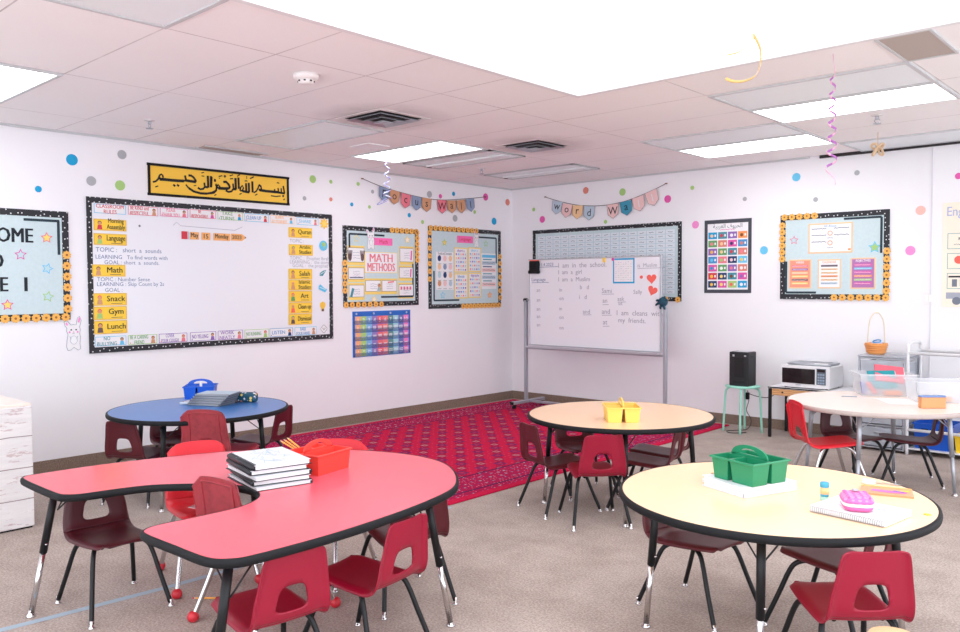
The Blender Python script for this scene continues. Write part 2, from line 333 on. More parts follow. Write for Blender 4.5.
class Flat(MB):
    """print and paper layers in a local (u, v) frame; each layer lies a hair above the last"""
    Z = .0007
    def rect(s, x0, y0, x1, y1, mat, n=1):
        s.use(mat); z = n*s.Z
        return s.add([(x0,y0,z),(x1,y0,z),(x1,y1,z),(x0,y1,z)], [[0,1,2,3]])
    def poly(s, pts, mat, n=1):
        s.use(mat); return s.add([(x, y, n*s.Z) for x, y in pts], [list(range(len(pts)))])
    def disc(s, x, y, r, mat, n=1, seg=14, ry=None):
        ry = ry or r
        return s.poly([(x+r*math.cos(2*PI*k/seg), y+ry*math.sin(2*PI*k/seg)) for k in range(seg)], mat, n)
    def line(s, pts, w, mat, n=1, w2=None):
        s.use(mat); z = n*s.Z; m = len(pts); vs = []
        for i, p in enumerate(pts):
            a = pts[max(0,i-1)]; b = pts[min(m-1,i+1)]; dx, dy = b[0]-a[0], b[1]-a[1]; L = math.hypot(dx, dy) or 1
            ww = (w if w2 is None else w[i] if isinstance(w, list) else w+(w2-w)*i/(m-1))/2
            vs += [(p[0]-dy/L*ww, p[1]+dx/L*ww, z), (p[0]+dy/L*ww, p[1]-dx/L*ww, z)]
        return s.add(vs, [[2*i, 2*i+1, 2*i+3, 2*i+2] for i in range(m-1)])
    def frame(s, x0, y0, x1, y1, w, mat, n=1):
        s.rect(x0,y0,x1,y0+w,mat,n); s.rect(x0,y1-w,x1,y1,mat,n); s.rect(x0,y0+w,x0+w,y1-w,mat,n); return s.rect(x1-w,y0+w,x1,y1-w,mat,n)
    def text(s, body, x, y, h, mat, n=3, bold=0., align='C', maxw=None, rot=0., xs=1.):
        vs, fs = text_geo(body, 0.)
        if not vs: return s
        x0 = min(v[0] for v in vs); x1 = max(v[0] for v in vs); y0 = min(v[1] for v in vs); y1 = max(v[1] for v in vs)
        sx = h*xs; sy = h
        if maxw and (x1-x0)*sx > maxw: sx = maxw/(x1-x0)
        ox = {'C': -(x0+x1)/2, 'L': -x0, 'R': -x1}[align]; oy = -(y0+y1)/2
        c, q = math.cos(rot), math.sin(rot); s.use(mat); z = n*s.Z
        P = [((v[0]+ox)*sx, (v[1]+oy)*sy) for v in vs]
        for i, o in enumerate((0,) if bold <= 0 else (-bold*h*.8, 0, bold*h*.8)):      # heavier weight = three close strikes
            s.add([(x+(a+o)*c-b*q, y+(a+o)*q+b*c, z+i*.00004) for a, b in P], fs)
        return s
    def slab(s, x0, y0, x1, y1, mat, th=.003):
        s.use(mat)
        return s.add([(x0,y0,-th),(x1,y0,-th),(x1,y1,-th),(x0,y1,-th),(x0,y0,0),(x1,y0,0),(x1,y1,0),(x0,y1,0)],
                     [[3,2,1,0],[4,5,6,7],[0,1,5,4],[1,2,6,5],[2,3,7,6],[3,0,4,7]])
    def wiggle(s, x0, x1, y, h, mat, n=3, w=.004):
        k = max(4, int((x1-x0)/(h*.55)))
        pts = [(x0+(x1-x0)*i/k, y+h*.5*random.uniform(-1, 1)) for i in range(k+1)]
        return s.line(pts, w, mat, n)
def extrude_flat(out, mat, th=.003):
    f = Flat(mat); n = len(out)
    f.add([(x, y, -th) for x, y in out]+[(x, y, 0) for x, y in out], [list(range(n))[::-1], [n+k for k in range(n)]]+[[k, (k+1) % n, n+(k+1) % n, n+k] for k in range(n)])
    return f
def smooth_path(pts, n=6, closed=False):
    P = [Vector(p) for p in pts]; m = len(P); out = []
    g = (lambda i: P[i % m]) if closed else (lambda i: P[min(max(i, 0), m-1)])
    for i in range(m if closed else m-1):
        a, b, c, d = g(i-1), g(i), g(i+1), g(i+2)
        for k in range(n):
            t = k/n
            out.append(.5*((2*b)+(c-a)*t+(2*a-5*b+4*c-d)*t*t+(3*b-a-3*c+d)*t**3))
    if not closed: out.append(P[-1])
    return out

# ------------------------------------------------------------------ camera
cam = bpy.data.cameras.new('camera'); co = bpy.data.objects.new('camera', cam); COL.objects.link(co); scene.camera = co
yaw, pitch, roll = -.7433, .0369, -.0044
fwd = Vector((math.sin(yaw)*math.cos(pitch), math.cos(yaw)*math.cos(pitch), -math.sin(pitch)))
rt = Vector((math.cos(yaw), -math.sin(yaw), 0)); up = rt.cross(fwd)
rt2 = math.cos(roll)*rt+math.sin(roll)*up; up2 = -math.sin(roll)*rt+math.cos(roll)*up
co.matrix_world = Matrix(((rt2.x, up2.x, -fwd.x, 6.8487), (rt2.y, up2.y, -fwd.y, -8.0701), (rt2.z, up2.z, -fwd.z, 1.4596), (0,0,0,1)))
cam.sensor_width = 36; cam.lens = 817.4*36/960; cam.clip_start = .05

# ------------------------------------------------------------------ room shell
CH = 2.7
X1, Y0 = 9.2, -10.6
def struct(name, mb, **k):
    o = mb.build(name, **k); o['kind'] = 'structure'; return o
struct('floor', MB('carpet').box(X1/2, Y0/2, -.05, X1+.4, -Y0+.4, .1))
struct('ceiling', MB('ceiling_tile').box(X1/2, Y0/2, CH+.05, X1+.4, -Y0+.4, .1))
struct('wall_left', MB('wall_paint').box(-.06, Y0/2, CH/2, .12, -Y0, CH))
struct('wall_back', MB('wall_paint').box(X1/2-.06, .06, CH/2, X1+.12, .12, CH))
struct('baseboard_left', MB('carpet_base').box(.006, Y0/2, .05, .012, -Y0, .1))
struct('baseboard_back', MB('carpet_base').box(X1/2+.006, -.006, .05, X1-.012, .012, .1))
struct('trim_1', MB('corner_bead').box(4.878, -.004, 1.36, .012, .008, 2.68))
struct('trim_2', MB('dark_gap').box(5.2, -.012, 2.686, 2.6, .024, .028))
struct('trim_3', MB('fixture_metal').box(1.9, -.012, 2.692, 3.8, .024, .016))
struct('trim_4', MB('fixture_metal').box(.012, Y0/2, 2.692, .024, -Y0, .016))

# ------------------------------------------------------------------ ceiling fittings
def ceiling_light(x0, x1, y0, y1, lit, label, group):
    t = thing('ceiling_light', label, 'ceiling light', ((x0+x1)/2, (y0+y1)/2, CH), 0, group)
    w, h = x1-x0, y1-y0
    f = MB('fixture_metal')
    for sx, sy, a, b in ((0, h/2-.012, w, .024), (0, -h/2+.012, w, .024), (w/2-.012, 0, .024, h-.048), (-w/2+.012, 0, .024, h-.048)):
        f.box(sx, sy, -.006, a, b, .012)
    f.build('frame', t)
    MB('lamp_glow' if lit else 'panel_unlit').box(0, 0, -.003, w-.048, h-.048, .006).build('diffuser', t)
    return t
LG, UG = 'lit ceiling panels', 'unlit ceiling panels'
ceiling_light(.62, 1.83, -6.785, -6.175, 1, 'lit fluorescent ceiling panel at the left, above the welcome board', LG)
ceiling_light(.66, 1.88, -3.15, -2.57, 1, 'lit fluorescent ceiling panel above the focus wall bunting', LG)
ceiling_light(4.29, 5.5, -2.46, -1.86, 1, 'lit fluorescent ceiling panel behind the purple spiral streamer, nearer of the right pair', LG)
ceiling_light(3.06, 4.28, -1.29, -.66, 1, 'lit fluorescent ceiling panel nearest the far wall, above the alphabet poster', LG)
ceiling_light(3.08, 4.29, -6.785, -6.175, 0, 'unlit grey ceiling panel at the top left of the ceiling', UG)
ceiling_light(.62, 1.85, -4.34, -3.74, 0, 'unlit milky ceiling panel left of the nearer square air vent', UG)
ceiling_light(4.29, 5.5, -3.07, -2.47, 0, 'unlit grey ceiling panel joined to the near side of a lit panel', UG)
ceiling_light(3.06, 4.28, -1.9, -1.3, 0, 'unlit grey ceiling panel between the lit panel and the farther air vent', UG)
ceiling_light(4.29, 5.9, -.62, -.04, 0, 'unlit white ceiling panel along the far wall behind the tan bow', UG)
def bare_fixture(x0, x1, y0, y1, label):
    t = thing('light_fixture', label, 'light fixture', ((x0+x1)/2, (y0+y1)/2, CH), 0, 'open fluorescent fixtures')
    w, h = x1-x0, y1-y0
    MB('panel_unlit').box(0, 0, -.004, w, h, .008).build('tray', t)
    f = MB('fixture_metal')
    for sx, sy, a, b in ((0, h/2-.015, w, .03), (0, -h/2+.015, w, .03), (w/2-.015, 0, .03, h), (-w/2+.015, 0, .03, h)): f.box(sx, sy, -.009, a, b, .012)
    f.build('frame', t)
    MB('panel_unlit').box(.02, h*.08, -.016, w*.9, .10, .018, .006).build('tube_cover', t)
    MB('dark_gap').box(-w*.43, h*.08, -.018, .03, .05, .022).build('lamp_holder', t)
bare_fixture(.68, 1.86, -2.5, -1.99, 'open grey light fixture beside the lit panel over the focus wall')
bare_fixture(.68, 1.9, -1.29, -.8, 'open grey light fixture near the corner where the two walls meet')
t = thing('skylight', 'very large glowing white light panel filling the near part of the ceiling', 'ceiling light', (6.15, -6.4, CH))
f = MB('metal_white')
for sx, sy, a, b in ((0, 2.7, 4.94, .04), (0, -2.7, 4.94, .04), (2.45, 0, .04, 5.36), (-2.45, 0, .04, 5.36)): f.box(sx, sy, -.01, a, b, .02)
f.build('frame', t)
MB('skylight_glow').box(0, 0, -.004, 4.86, 5.36, .008).build('diffuser', t)

def air_vent(x, y, label):
    t = thing('air_vent', label, 'air vent', (x, y, CH), 0, 'square ceiling air vents')
    for k, (a, z) in enumerate(((.50, -.004), (.38, -.018), (.26, -.03))):
        f = MB('vent_white' if k < 1 else 'metal_grey')
        o = [(-a/2,-a/2),(a/2,-a/2),(a/2,a/2),(-a/2,a/2)]
        f.sweep(o, [(0, z), (0, z+.004), (-.055, z+.022), (-.055, z+.018)])
        f.sm = [False]*len(f.sm)
        f.build('louvre', t)
    MB('dark_gap').box(0, 0, -.001, .4, .4, .002).build('throat', t)
    MB('metal_grey').box(0, 0, -.03, .1, .1, .01, .003).build('center_plate', t)
air_vent(2.2, -4.06, 'nearer square air vent in the ceiling with sooty surround')
air_vent(2.27, -2.36, 'farther square air vent in the ceiling, right of the lit panel')
t = thing('return_grille', 'brown dusty return air grille in ceiling by the big light panel', 'air vent', (5.62, -3.36, CH))
f = MB('dark_gap'); f.mats = []; f.use('ret_grey')
f.box(0, 0, -.003, .24, .54, .006).build('filter', t)
f = MB('fixture_metal')
for sx, sy, a, b in ((0, .275, .26, .015), (0, -.275, .26, .015), (.125, 0, .015, .54), (-.125, 0, .015, .54)): f.box(sx, sy, -.005, a, b, .01)
f.build('frame', t)
t = thing('slot_vent', 'narrow brown slot vent in the ceiling beside the left wall', 'air vent', (.14, -4.08, CH))
MB('ret_grey').box(0, 0, -.004, .13, .6, .008).build('grille', t)
f = MB('fixture_metal'); f.box(.075, 0, -.006, .02, .64, .012); f.box(-.075, 0, -.006, .02, .64, .012); f.build('frame', t)
tag(MB('white').box(0, 0, -.004, .26, .24, .008).build('access_panel', loc=(1.2, -3.36, CH)), 'small pale square access plate in ceiling by the lit panel over focus wall', 'panel')
t = thing('smoke_detector', 'round white smoke detector on the ceiling', 'smoke detector', (2.833, -5.197, CH))
MB('detector').lathe([(.075, 0), (.075, -.018), (.062, -.03), (.05, -.034)], seg=24).build('base', t)
f = MB('detector').lathe([(.05, -.03), (.044, -.052), (.02, -.058), (.001, -.058)], seg=24)
f.use('dark_gap')
for a in range(0, 360, 45): f.box(.047*math.cos(R(a)), .047*math.sin(R(a)), -.042, .012, .006, .008, 0, R(a)+PI/2)
f.build('sensor_cap', t)
def sprinkler(x, y, label):
    t = thing('sprinkler_head', label, 'sprinkler', (x, y, CH), 0, 'ceiling sprinklers')
    MB('vent_white').lathe([(.04, 0), (.038, -.006), (.02, -.008)]).build('escutcheon', t)
    f = MB('metal_grey').lathe([(.012, -.004), (.012, -.03), (.006, -.034)])
    for s in (-1, 1): f.tube([(s*.011, 0, -.028), (s*.018, 0, -.044), (s*.004, 0, -.062)], .003, 6)
    f.build('frame_arms', t)
    MB('metal_grey').lathe([(.003, -.056), (.028, -.062), (.028, -.065), (.003, -.066)]).build('deflector', t)
sprinkler(.91, -5.223, 'dark ceiling sprinkler head above the yellow calligraphy banner')
sprinkler(4.905, -1.639, 'ceiling sprinkler head above the tan bow near the far wall')
sprinkler(1.003, -1.676, 'small ceiling sprinkler head between the two open light fixtures')

# hanging ribbons
def ribbon(pts, w, mats, name, th=.0012, parent=None):
    f = MB(mats[0]); n = len(pts)
    for i in range(n-1):
        f.use(mats[i*len(mats)//(n-1)] if len(mats) > 1 else mats[0])
        (p, a), (q, b) = pts[i], pts[i+1]
        p, q = Vector(p), Vector(q); a, b = Vector(a)*w/2, Vector(b)*w/2
        nn = (q-p).cross(a); nn = nn.normalized()*th if nn.length > 1e-9 else Vector((0,0,th))
        V = [p-a, p+a, q+b, q-b]
        f.add(V+[x+nn for x in V], [[0,1,2,3],[7,6,5,4],[0,4,5,1],[1,5,6,2],[2,6,7,3],[3,7,4,0]], True)
    return f.build(name, parent)
def helix(cx, cy, z0, z1, r0, r1, turns, n=150):
    out = []
    for i in range(n+1):
        t = i/n; a = turns*2*PI*t; r = r0+(r1-r0)*t
        out.append(((r*math.cos(a), r*math.sin(a), z0+(z1-z0)*t-CH), (.25*math.cos(a), .25*math.sin(a), 1.)))
    return out
def streamer(x, y, label, parts):
    t = thing('spiral_streamer', label, 'streamer', (x, y, CH), 0, 'foil streamers hanging from ceiling')
    for nm, pts, w, mats in parts: ribbon(pts, w, mats, nm, parent=t)
    return t
streamer(5.24, -3.50, 'purple and pink spiral streamer hanging in front of lit ceiling panels',
         [('coil', helix(0, 0, 2.60, 2.10, .012, .026, 6.5), .013, ['ribbon_pink', 'ribbon_purple']*13),
          ('thread', [((0, 0, 0), (1, 0, 0)), ((.012, 0, -.10), (1, 0, 0))], .003, ['ribbon_pink']),
          ('tail', [((.03*math.cos(a), .03*math.sin(a)-.02*k/8, -.60-.008*k), (0, .2, 1)) for k, a in enumerate([.3*j+PI for j in range(14)])], .009, ['ribbon_pink'])])
streamer(.802, -2.812, 'silver and violet spiral streamer hanging over the focus wall bunting',
         [('coil', helix(0, 0, 2.695, 2.30, .016, .04, 4.2), .012, ['ribbon_silver', 'ribbon_violet']*10),
          ('tail', [((.1*math.cos(a), .1*math.sin(a), -.40-.05*math.sin(j*.24)), (0, .1, 1)) for j, a in enumerate([.24*k+2.4 for k in range(14)])], .008, ['ribbon_violet'])])
def arc(pts): return [(p, (.35, .35, .85)) for p in smooth_path(pts, 8)]
q = lambda r, z, d=0.: (r*.736-d*.677, r*.677+d*.736, z-CH)
streamer(5.25, -4.6, 'gold curled streamer hanging from the large glowing ceiling panel',
         [('thread', arc([q(-.03, 2.69), q(-.0, 2.62, .02), q(.035, 2.56)]), .006, ['ribbon_silver']),
          ('long_curl', arc([q(.035, 2.56), q(.075, 2.51, .03), q(.085, 2.45, .05), q(.06, 2.39, .03), q(.0, 2.355, -.01), q(-.06, 2.345, -.04), q(-.10, 2.355, -.05)]), .014, ['ribbon_gold']),
          ('short_curl', arc([q(.035, 2.56), q(.025, 2.52, -.03), q(-.01, 2.49, -.04), q(-.04, 2.475, -.02), q(-.075, 2.475, .02)]), .008, ['ribbon_gold'])])
t = thing('ribbon_bow', 'tan fabric bow hanging from the ceiling near the far wall', 'bow', (4.69, -.9, CH))
MB('bow_tan').tube([(0, 0, 0), (0, 0, -.1)], .003, 6).build('string', t)
f = MB('bow_tan')
for a, l in ((25, .055), (155, .055), (-50, .07), (-125, .07)):
    d = Vector((math.cos(R(a))*.736, math.cos(R(a))*.677, math.sin(R(a))))
    c = Vector((0, 0, -.125)); P = [c, c+d*l*.5+Vector((.01, -.01, .018)), c+d*l, c+d*l*.55+Vector((-.008, .008, -.02)), c]
    f.tube(smooth_path(P, 5), .011, 8, r2=.009)
f.build('loops', t)
MB('bow_tan').lathe([(.001, .016), (.014, .01), (.016, 0), (.012, -.012), (.001, -.016)], (0, 0, -.125), 12).build('knot', t)
# ------------------------------------------------------------------ things on the walls
def card(name, label, cat, w, u0, v0, u1, v1, n, base, draw=None, group=None, th=.002, tilt=0.):
    f = Flat(base); W, H = u1-u0, v1-v0
    f.slab(-W/2, -H/2, W/2, H/2, base, th)
    if draw: draw(f, W, H)
    o = f.build(name, mat=wallm(w, (u0+u1)/2, (v0+v1)/2, n, tilt))
    return tag(o, label, cat, group)

def scallop(r, k=9, d=.12, seg=54):
    return [(r*(1+d*math.cos(k*a))*math.cos(a), r*(1+d*math.cos(k*a))*math.sin(a)) for a in [2*PI*i/seg for i in range(seg)]]
_f = extrude_flat(scallop(.031), 'flower_gold', .004); _f.disc(0, 0, .0095, 'flower_eye', 2, 14)
_fl = _f.build('border_flower'); FLOWER = _fl.data; bpy.data.objects.remove(_fl)

def bulletin(w, u0, u1, v0, v1, label, flowers=(), stripes=(), bw=.05, face='board_blue', cat='bulletin board', draw=None):
    uc, vc = (u0+u1)/2, (v0+v1)/2; W, H = u1-u0, v1-v0
    t = thing('bulletin_board', label, cat, mat=wallm(w, uc, vc))
    f = Flat(face); f.slab(-W/2+.005, -H/2+.005, W/2-.005, H/2-.005, face, .0105)
    if draw: draw(f, W, H)
    f.build('backing', t, loc=(0, 0, .011))
    b = MB('polka_black')
    for x, y, sx, sy in ((0, H/2-bw/2, W, bw), (0, -H/2+bw/2, W, bw), (W/2-bw/2, 0, bw, H-2*bw), (-W/2+bw/2, 0, bw, H-2*bw)):
        b.box(x, y, .0125, sx, sy, .004)
    b.build('border', t)
    for (xa, ya), (xb, yb) in stripes:
        xa, xb = xa*W, xb*W; ya, yb = ya*H, yb*H
        g = MB('stripe_dark')
        if abs(xa-xb) > abs(ya-yb): g.box((xa+xb)/2, ya, .013, abs(xa-xb), .02, .003)
        else: g.box(xa, (ya+yb)/2, .013, .02, abs(ya-yb), .003)
        g.build('dark_stripe', t)
    for side, a, c, n in flowers:
        for k in range(n):
            s = a+(c-a)*(k/(n-1) if n > 1 else .5)
            x, y = {'T': (s*W, H/2-.02), 'B': (s*W, -H/2+.02), 'L': (-W/2+.02, s*H), 'R': (W/2-.02, s*H)}[side]
            o = bpy.data.objects.new('border_flower', FLOWER); COL.objects.link(o); o.parent = t
            o.location = (x, y, .0195); o.rotation_euler = (0, 0, random.uniform(0, .6))
    return t

def star(w, u, v, n, c1, c2, label, r=.046, rot=0.):
    P = lambda rr: [(rr*(1 if k % 2 == 0 else .5)*math.sin(PI*k/5+rot), rr*(1 if k % 2 == 0 else .5)*math.cos(PI*k/5+rot)) for k in range(10)][::-1]
    f = extrude_flat(P(r), c1, .0016); f.poly(P(r*.72), c2, 1)
    return tag(f.build('star_cutout', mat=wallm(w, u, v, n)), label, 'star', 'star cutouts on the bulletin boards')

# --- welcome board
def wel(f, W, H):
    uc, vc = -6.2375, 1.6335
    for body, u, v in (('WELCOME', -5.741, 1.862), ('TO', -5.952, 1.665), ('GRADE', -5.925, 1.487), ('1', -5.79, 1.487)):
        f.text(body, u-uc, v-vc, .158, 'ink', 3, .035, 'R', xs=.78 if len(body) > 1 else 1.)
U0, U1, V0, V1 = -7.0, -5.475, 1.205, 2.062
bulletin('A', U0, U1, V0, V1, 'pale blue welcome board for grade one with black letters, at the left edge',
         flowers=(('R', .10, -.40, 6), ('B', .14, .475, 8)), stripes=(((.285, .41), (.455, .41)), ((.45, .41), (.45, .10))), draw=wel)
star('A', -5.64, 1.85, .0135, 'pink_ink', 'yellow_soft', 'yellow star outlined in red, upper right of the welcome board')
star('A', -5.83, 1.713, .0135, 'dot_pink', 'paper_blue', 'pale blue star outlined in pink, middle of the welcome board')
star('A', -5.64, 1.61, .0135, 'dot_sky', 'paper_blue', 'blue outlined star at the right side of the welcome board', rot=.3)
star('A', -5.64, 1.39, .0135, 'dot_green', 'paper_blue', 'green outlined star, lower right of the welcome board', rot=.2)
star('A', -5.93, 1.33, .0135, 'dot_pink', 'yellow_soft', 'yellow star outlined in pink at the bottom of welcome board')

C('pen_steel', (142,160,190), .7)
# --- rabbits cut from paper
def rabbit(w, u, v, n, h, label, ear=1, sit=True):
    k = h/.27
    body = [(x*k, y*k) for x, y in [(-.045,-.13),(-.02,-.125),(0,-.105),(.03,-.13),(.05,-.12),(.045,-.08),(.05,-.03),(.045,.0),(.05,.03),(.045,.05),(.058,.10),(.045,.135),(.03,.12),(.02,.068),
            (0,.07),(-.02,.068),(-.045,.10),(-.07,.095),(-.062,.06),(-.05,.045),(-.052,.02),(-.042,-.005),(-.05,-.05),(-.055,-.1)]]
    if ear < 0: body = [(-x, y) for x, y in body][::-1]
    f = extrude_flat([(x*1.04, y*1.03) for x, y in body], 'paper', .002)
    f.line([*body, body[0]], .005*k, 'ink_grey', 1)
    e = ear
    f.line([(e*.046*k, .122*k), (e*.038*k, .085*k)], .014*k, 'dot_rose', 2); f.line([(-e*.056*k, .085*k), (-e*.045*k, .065*k)], .012*k, 'dot_rose', 2)
    for s in (-1, 1): f.disc(s*.018*k, .03*k, .0065*k, 'ink', 2, 8); f.disc(s*.03*k, .012*k, .008*k, 'dot_rose', 2, 8)
    f.disc(0, .013*k, .004*k, 'pink_ink', 2, 8); f.line([(-.01*k, .004*k), (0, .001*k), (.01*k, .004*k)], .003*k, 'ink_soft', 2)
    f.disc(0, -.05*k, .028*k, 'ink_grey', 2, 14, .034*k); f.disc(0, -.05*k, .025*k, 'white', 3, 14, .031*k)
    for s in (-1, 1): f.line([(s*.03*k, -.02*k), (s*.018*k, -.045*k)], .004*k, 'ink_grey', 3)
    return tag(f.build('paper_rabbit', mat=wallm(w, u, v, n)), label, 'paper rabbit')
rabbit('A', -5.45, 1.09, .003, .28, 'white paper rabbit taped to the wall below the welcome board')

# --- big whiteboard with the day plan
BU0, BU1, BV0, BV1 = -5.337, -2.883, .922, 2.197
uc, vc = (BU0+BU1)/2, (BV0+BV1)/2; W, H = BU1-BU0, BV1-BV0
t = thing('whiteboard', 'large wall whiteboard with black dotted border and yellow schedule cards', 'whiteboard', mat=wallm('A', uc, vc))
f = Flat('whiteboard'); f.slab(-W/2+.01, -H/2+.01, W/2-.01, H/2-.01, 'whiteboard', .016)
def at(u, v): return u-uc, v-vc
for u, v, s, h, c in ((-5.268,1.771,'TOPIC :   short  a  sounds',.052,'ink_blue'), (-5.27,1.712,'LEARNING   To find words with',.046,'ink_blue'), (-5.2,1.668,'GOAL : short  a  sounds.',.046,'ink_blue'),
                      (-5.262,1.527,'TOPIC : Number Sense',.046,'ink_blue'), (-5.263,1.482,'LEARNING : Skip Count by 2s',.046,'ink_blue'), (-5.2,1.439,'GOAL :',.046,'ink_blue'),
                      (-3.40,1.912,'TOPIC :',.05,'ink_grey'), (-3.40,1.738,'TOPIC :  Prophet Ibrahim',.05,'ink_grey'), (-3.40,1.70,'LEARNING :  the story of',.05,'ink_grey'), (-3.37,1.664,'GOAL :  the prophet',.05,'ink_grey')):
    x, y = at(u, v); f.text(s, x, y, h, c, 1, 0, 'L')
for u, v in ((-4.9,1.98),):
    x, y = at(u, v); f.disc(x, y, .01, 'ink_soft', 1, 8)
x, y = at(-4.6, 2.0); f.line([(x, y), (x+.03, y+.03), (x+.07, y), (x+.6, y-.015), (x+.68, y+.02)], .004, 'ink_grey', 1)
f.build('panel', t, loc=(0, 0, .017))
b = MB('polka_black')
for cx, cy, sx, sy in ((0, H/2-.024, W, .048), (0, -H/2+.024, W, .048), (W/2-.022, 0, .044, H-.096), (-W/2+.022, 0, .044, H-.096)): b.box(cx, cy, .0185, sx, sy, .003)
b.build('border', t)
NB = .0225
def kid(f, x, y, h, hair, shirt):
    f.poly([(x-h*.28, y-h*.5), (x+h*.28, y-h*.5), (x+h*.2, y-h*.02), (x-h*.2, y-h*.02)], shirt, 2)
    f.disc(x, y+h*.2, h*.22, hair, 2, 12); f.disc(x, y+h*.15, h*.17, 'skin', 3, 12)
def rule(frame, body, c, hair='brown', shirt='red_ink', solo=False):
    def d(f, W, H):
        f.frame(-W/2+.004, -H/2+.004, W/2-.004, H/2-.004, .0045, frame, 1)
        f.text(body, 0 if solo else -W*.12, .0, .046 if '\n' in body else .05, c, 2, .012, maxw=W*(.84 if solo else .6))
        if not solo: kid(f, W*.35, -.002, H*.78, hair, shirt); f.disc(-W*.42, -H*.3, .005, shirt, 2, 8)
    return d
top = [[-5.282,2.063,-5.014,2.147],[-5.0,2.067,-4.734,2.15],[-4.723,2.07,-4.46,2.152],[-4.449,2.075,-4.191,2.155],[-4.179,2.073,-3.914,2.154],[-3.904,2.071,-3.635,2.153],[-3.622,2.071,-3.342,2.153],[-3.322,2.07,-3.054,2.15]]
txt = [('dot_sky','CLASSROOM\nRULES','red_ink','','','blue and red classroom rules title card, top left of the whiteboard'),
       ('pink_ink','BE KIND and\nRESPECTFUL','red_ink','brown','pen_tan','red framed rule card about being kind, top row of the whiteboard'),
       ('dot_pink','PLEASE\nTHANK YOU','pink_ink','ink','pen_pink','pink framed please and thank you rule card on the whiteboard'),
       ('pink_ink','BE\nRESPONSIBLE','red_ink','ink','dot_pink','pink framed be responsible rule card on the whiteboard'),
       ('dot_green','TAKE\nTURNS','green_ink','pen_tan','dot_blue','green framed take turns rule card on the whiteboard'),
       ('dot_sky','CLEAN UP','blue_ink','ink','red_ink','blue framed clean up rule card on the whiteboard'),
       ('pen_peach','ALWAYS\nDO YOUR BEST','peach_card','brown','dot_sky','pale orange framed rule card, second from right in the top row'),
       ('dot_sky','SHARE','dot_sky','brown','pen_pink','pale blue framed share rule card, top right of the whiteboard')]
RG = 'rule cards round the whiteboard'
for k, (r, x) in enumerate(zip(top, txt)):
    card('rule_card', x[5], 'card', 'A', *r, NB, 'paper', rule(x[0], x[1], x[2], x[3] or 'brown', x[4] or 'red_ink', k == 0), RG)
bot = [[-5.295,.975,-5.032,1.06],[-5.022,.972,-4.765,1.06],[-4.754,.972,-4.487,1.06],[-4.465,.972,-4.207,1.06],[-4.195,.970,-3.933,1.062],[-3.92,.97,-3.652,1.06],[-3.648,.97,-3.376,1.06],[-3.362,.97,-3.091,1.06]]
txt = [('dot_sky','NO\nBULLYING','teal_ink','ink','dot_sky','teal no bullying rule card, bottom left of the whiteboard'),
       ('dot_green','BE A CARING\nFRIEND','green_ink','brown','pen_tan','green framed caring friend rule card in the bottom row'),
       ('purple_ink','COVER\nYOUR COUGH','purple_ink','red_ink','pen_pink','purple cover your cough rule card in the bottom row'),
       ('purple_ink','NO YELLING','purple_ink','ink','purple_ink','purple no yelling rule card in the bottom row'),
       ('purple_ink','WORK\nNEATLY','purple_ink','brown','pen_pink','purple work neatly rule card in the bottom row'),
       ('dot_green','NO RUNNING','green_ink','red_ink','dot_green','green no running rule card in the bottom row'),
       ('blue_ink','LISTEN','blue_ink','brown','navy','blue listen rule card in the bottom row of the whiteboard'),
       ('dot_sky','RAISE\nYOUR HAND','blue_ink','brown','pen_tan','pale blue raise your hand rule card, bottom right of whiteboard')]
for r, x in zip(bot, txt): card('rule_card', x[5], 'card', 'A', *r, NB, 'paper', rule(*x[:5]), RG)
def sched(body, c, sub=True):
    def d(f, W, H):
        f.frame(-W/2+.003, -H/2+.003, W/2-.003, H/2-.003, .003, 'pen_tan', 1)
        f.text(body, W*.17, H*.06, .052 if '\n' in body else .066, 'ink', 3, .014, maxw=W*.56)
        if sub: f.line([(W*.02, -H*.33), (W*.36, -H*.33)], .004, 'gnarl', 2)
        kid(f, -W*.32, 0, H*.8, c[0], c[1])
    return d
SG = 'yellow schedule cards on the whiteboard'
yl = [[-5.283,1.927,-5.014,2.021],[-5.285,1.808,-5.014,1.903],[-5.301,1.55,-5.03,1.648],[-5.296,1.31,-5.023,1.413],[-5.298,1.193,-5.025,1.303],[-5.296,1.077,-5.024,1.186]]
for r, (b, c) in zip(yl, (('Morning\nAssembly', ('brown', 'red_ink')), ('Language', ('brown', 'dot_green')), ('Math', ('brown', 'pen_tan')), ('Snack', ('heart', 'pen_tan')), ('Gym', ('heart', 'dot_green')), ('Lunch', ('brown', 'gnarl')))):
    card('schedule_card', 'yellow schedule card reading %s at left of the whiteboard' % b.replace('\n', ' ').lower(), 'card', 'A', *r, NB, 'yellow_card', sched(b, c), SG)
yr = [[-3.413,1.944,-3.135,2.045],[-3.413,1.77,-3.128,1.878],[-3.419,1.532,-3.141,1.637],[-3.421,1.423,-3.143,1.528],[-3.423,1.307,-3.145,1.417],[-3.424,1.193,-3.146,1.303],[-3.426,1.082,-3.148,1.189]]
for r, (b, c) in zip(yr, (('Quran', ('brown', 'pen_tan')), ('Arabic\nStudies', ('green_ink', 'pen_tan')), ('Salah', ('brown', 'skin')), ('Islamic\nStudies', ('peach_card', 'pen_tan')), ('Art', ('heart', 'green_ink')), ('Clean up', ('peach_card', 'heart')), ('Dismissal', ('green_ink', 'gnarl')))):
    card('schedule_card', 'yellow schedule card reading %s at right of the whiteboard' % b.replace('\n', ' ').lower(), 'card', 'A', *r, NB, 'yellow_card', sched(b, c), SG)
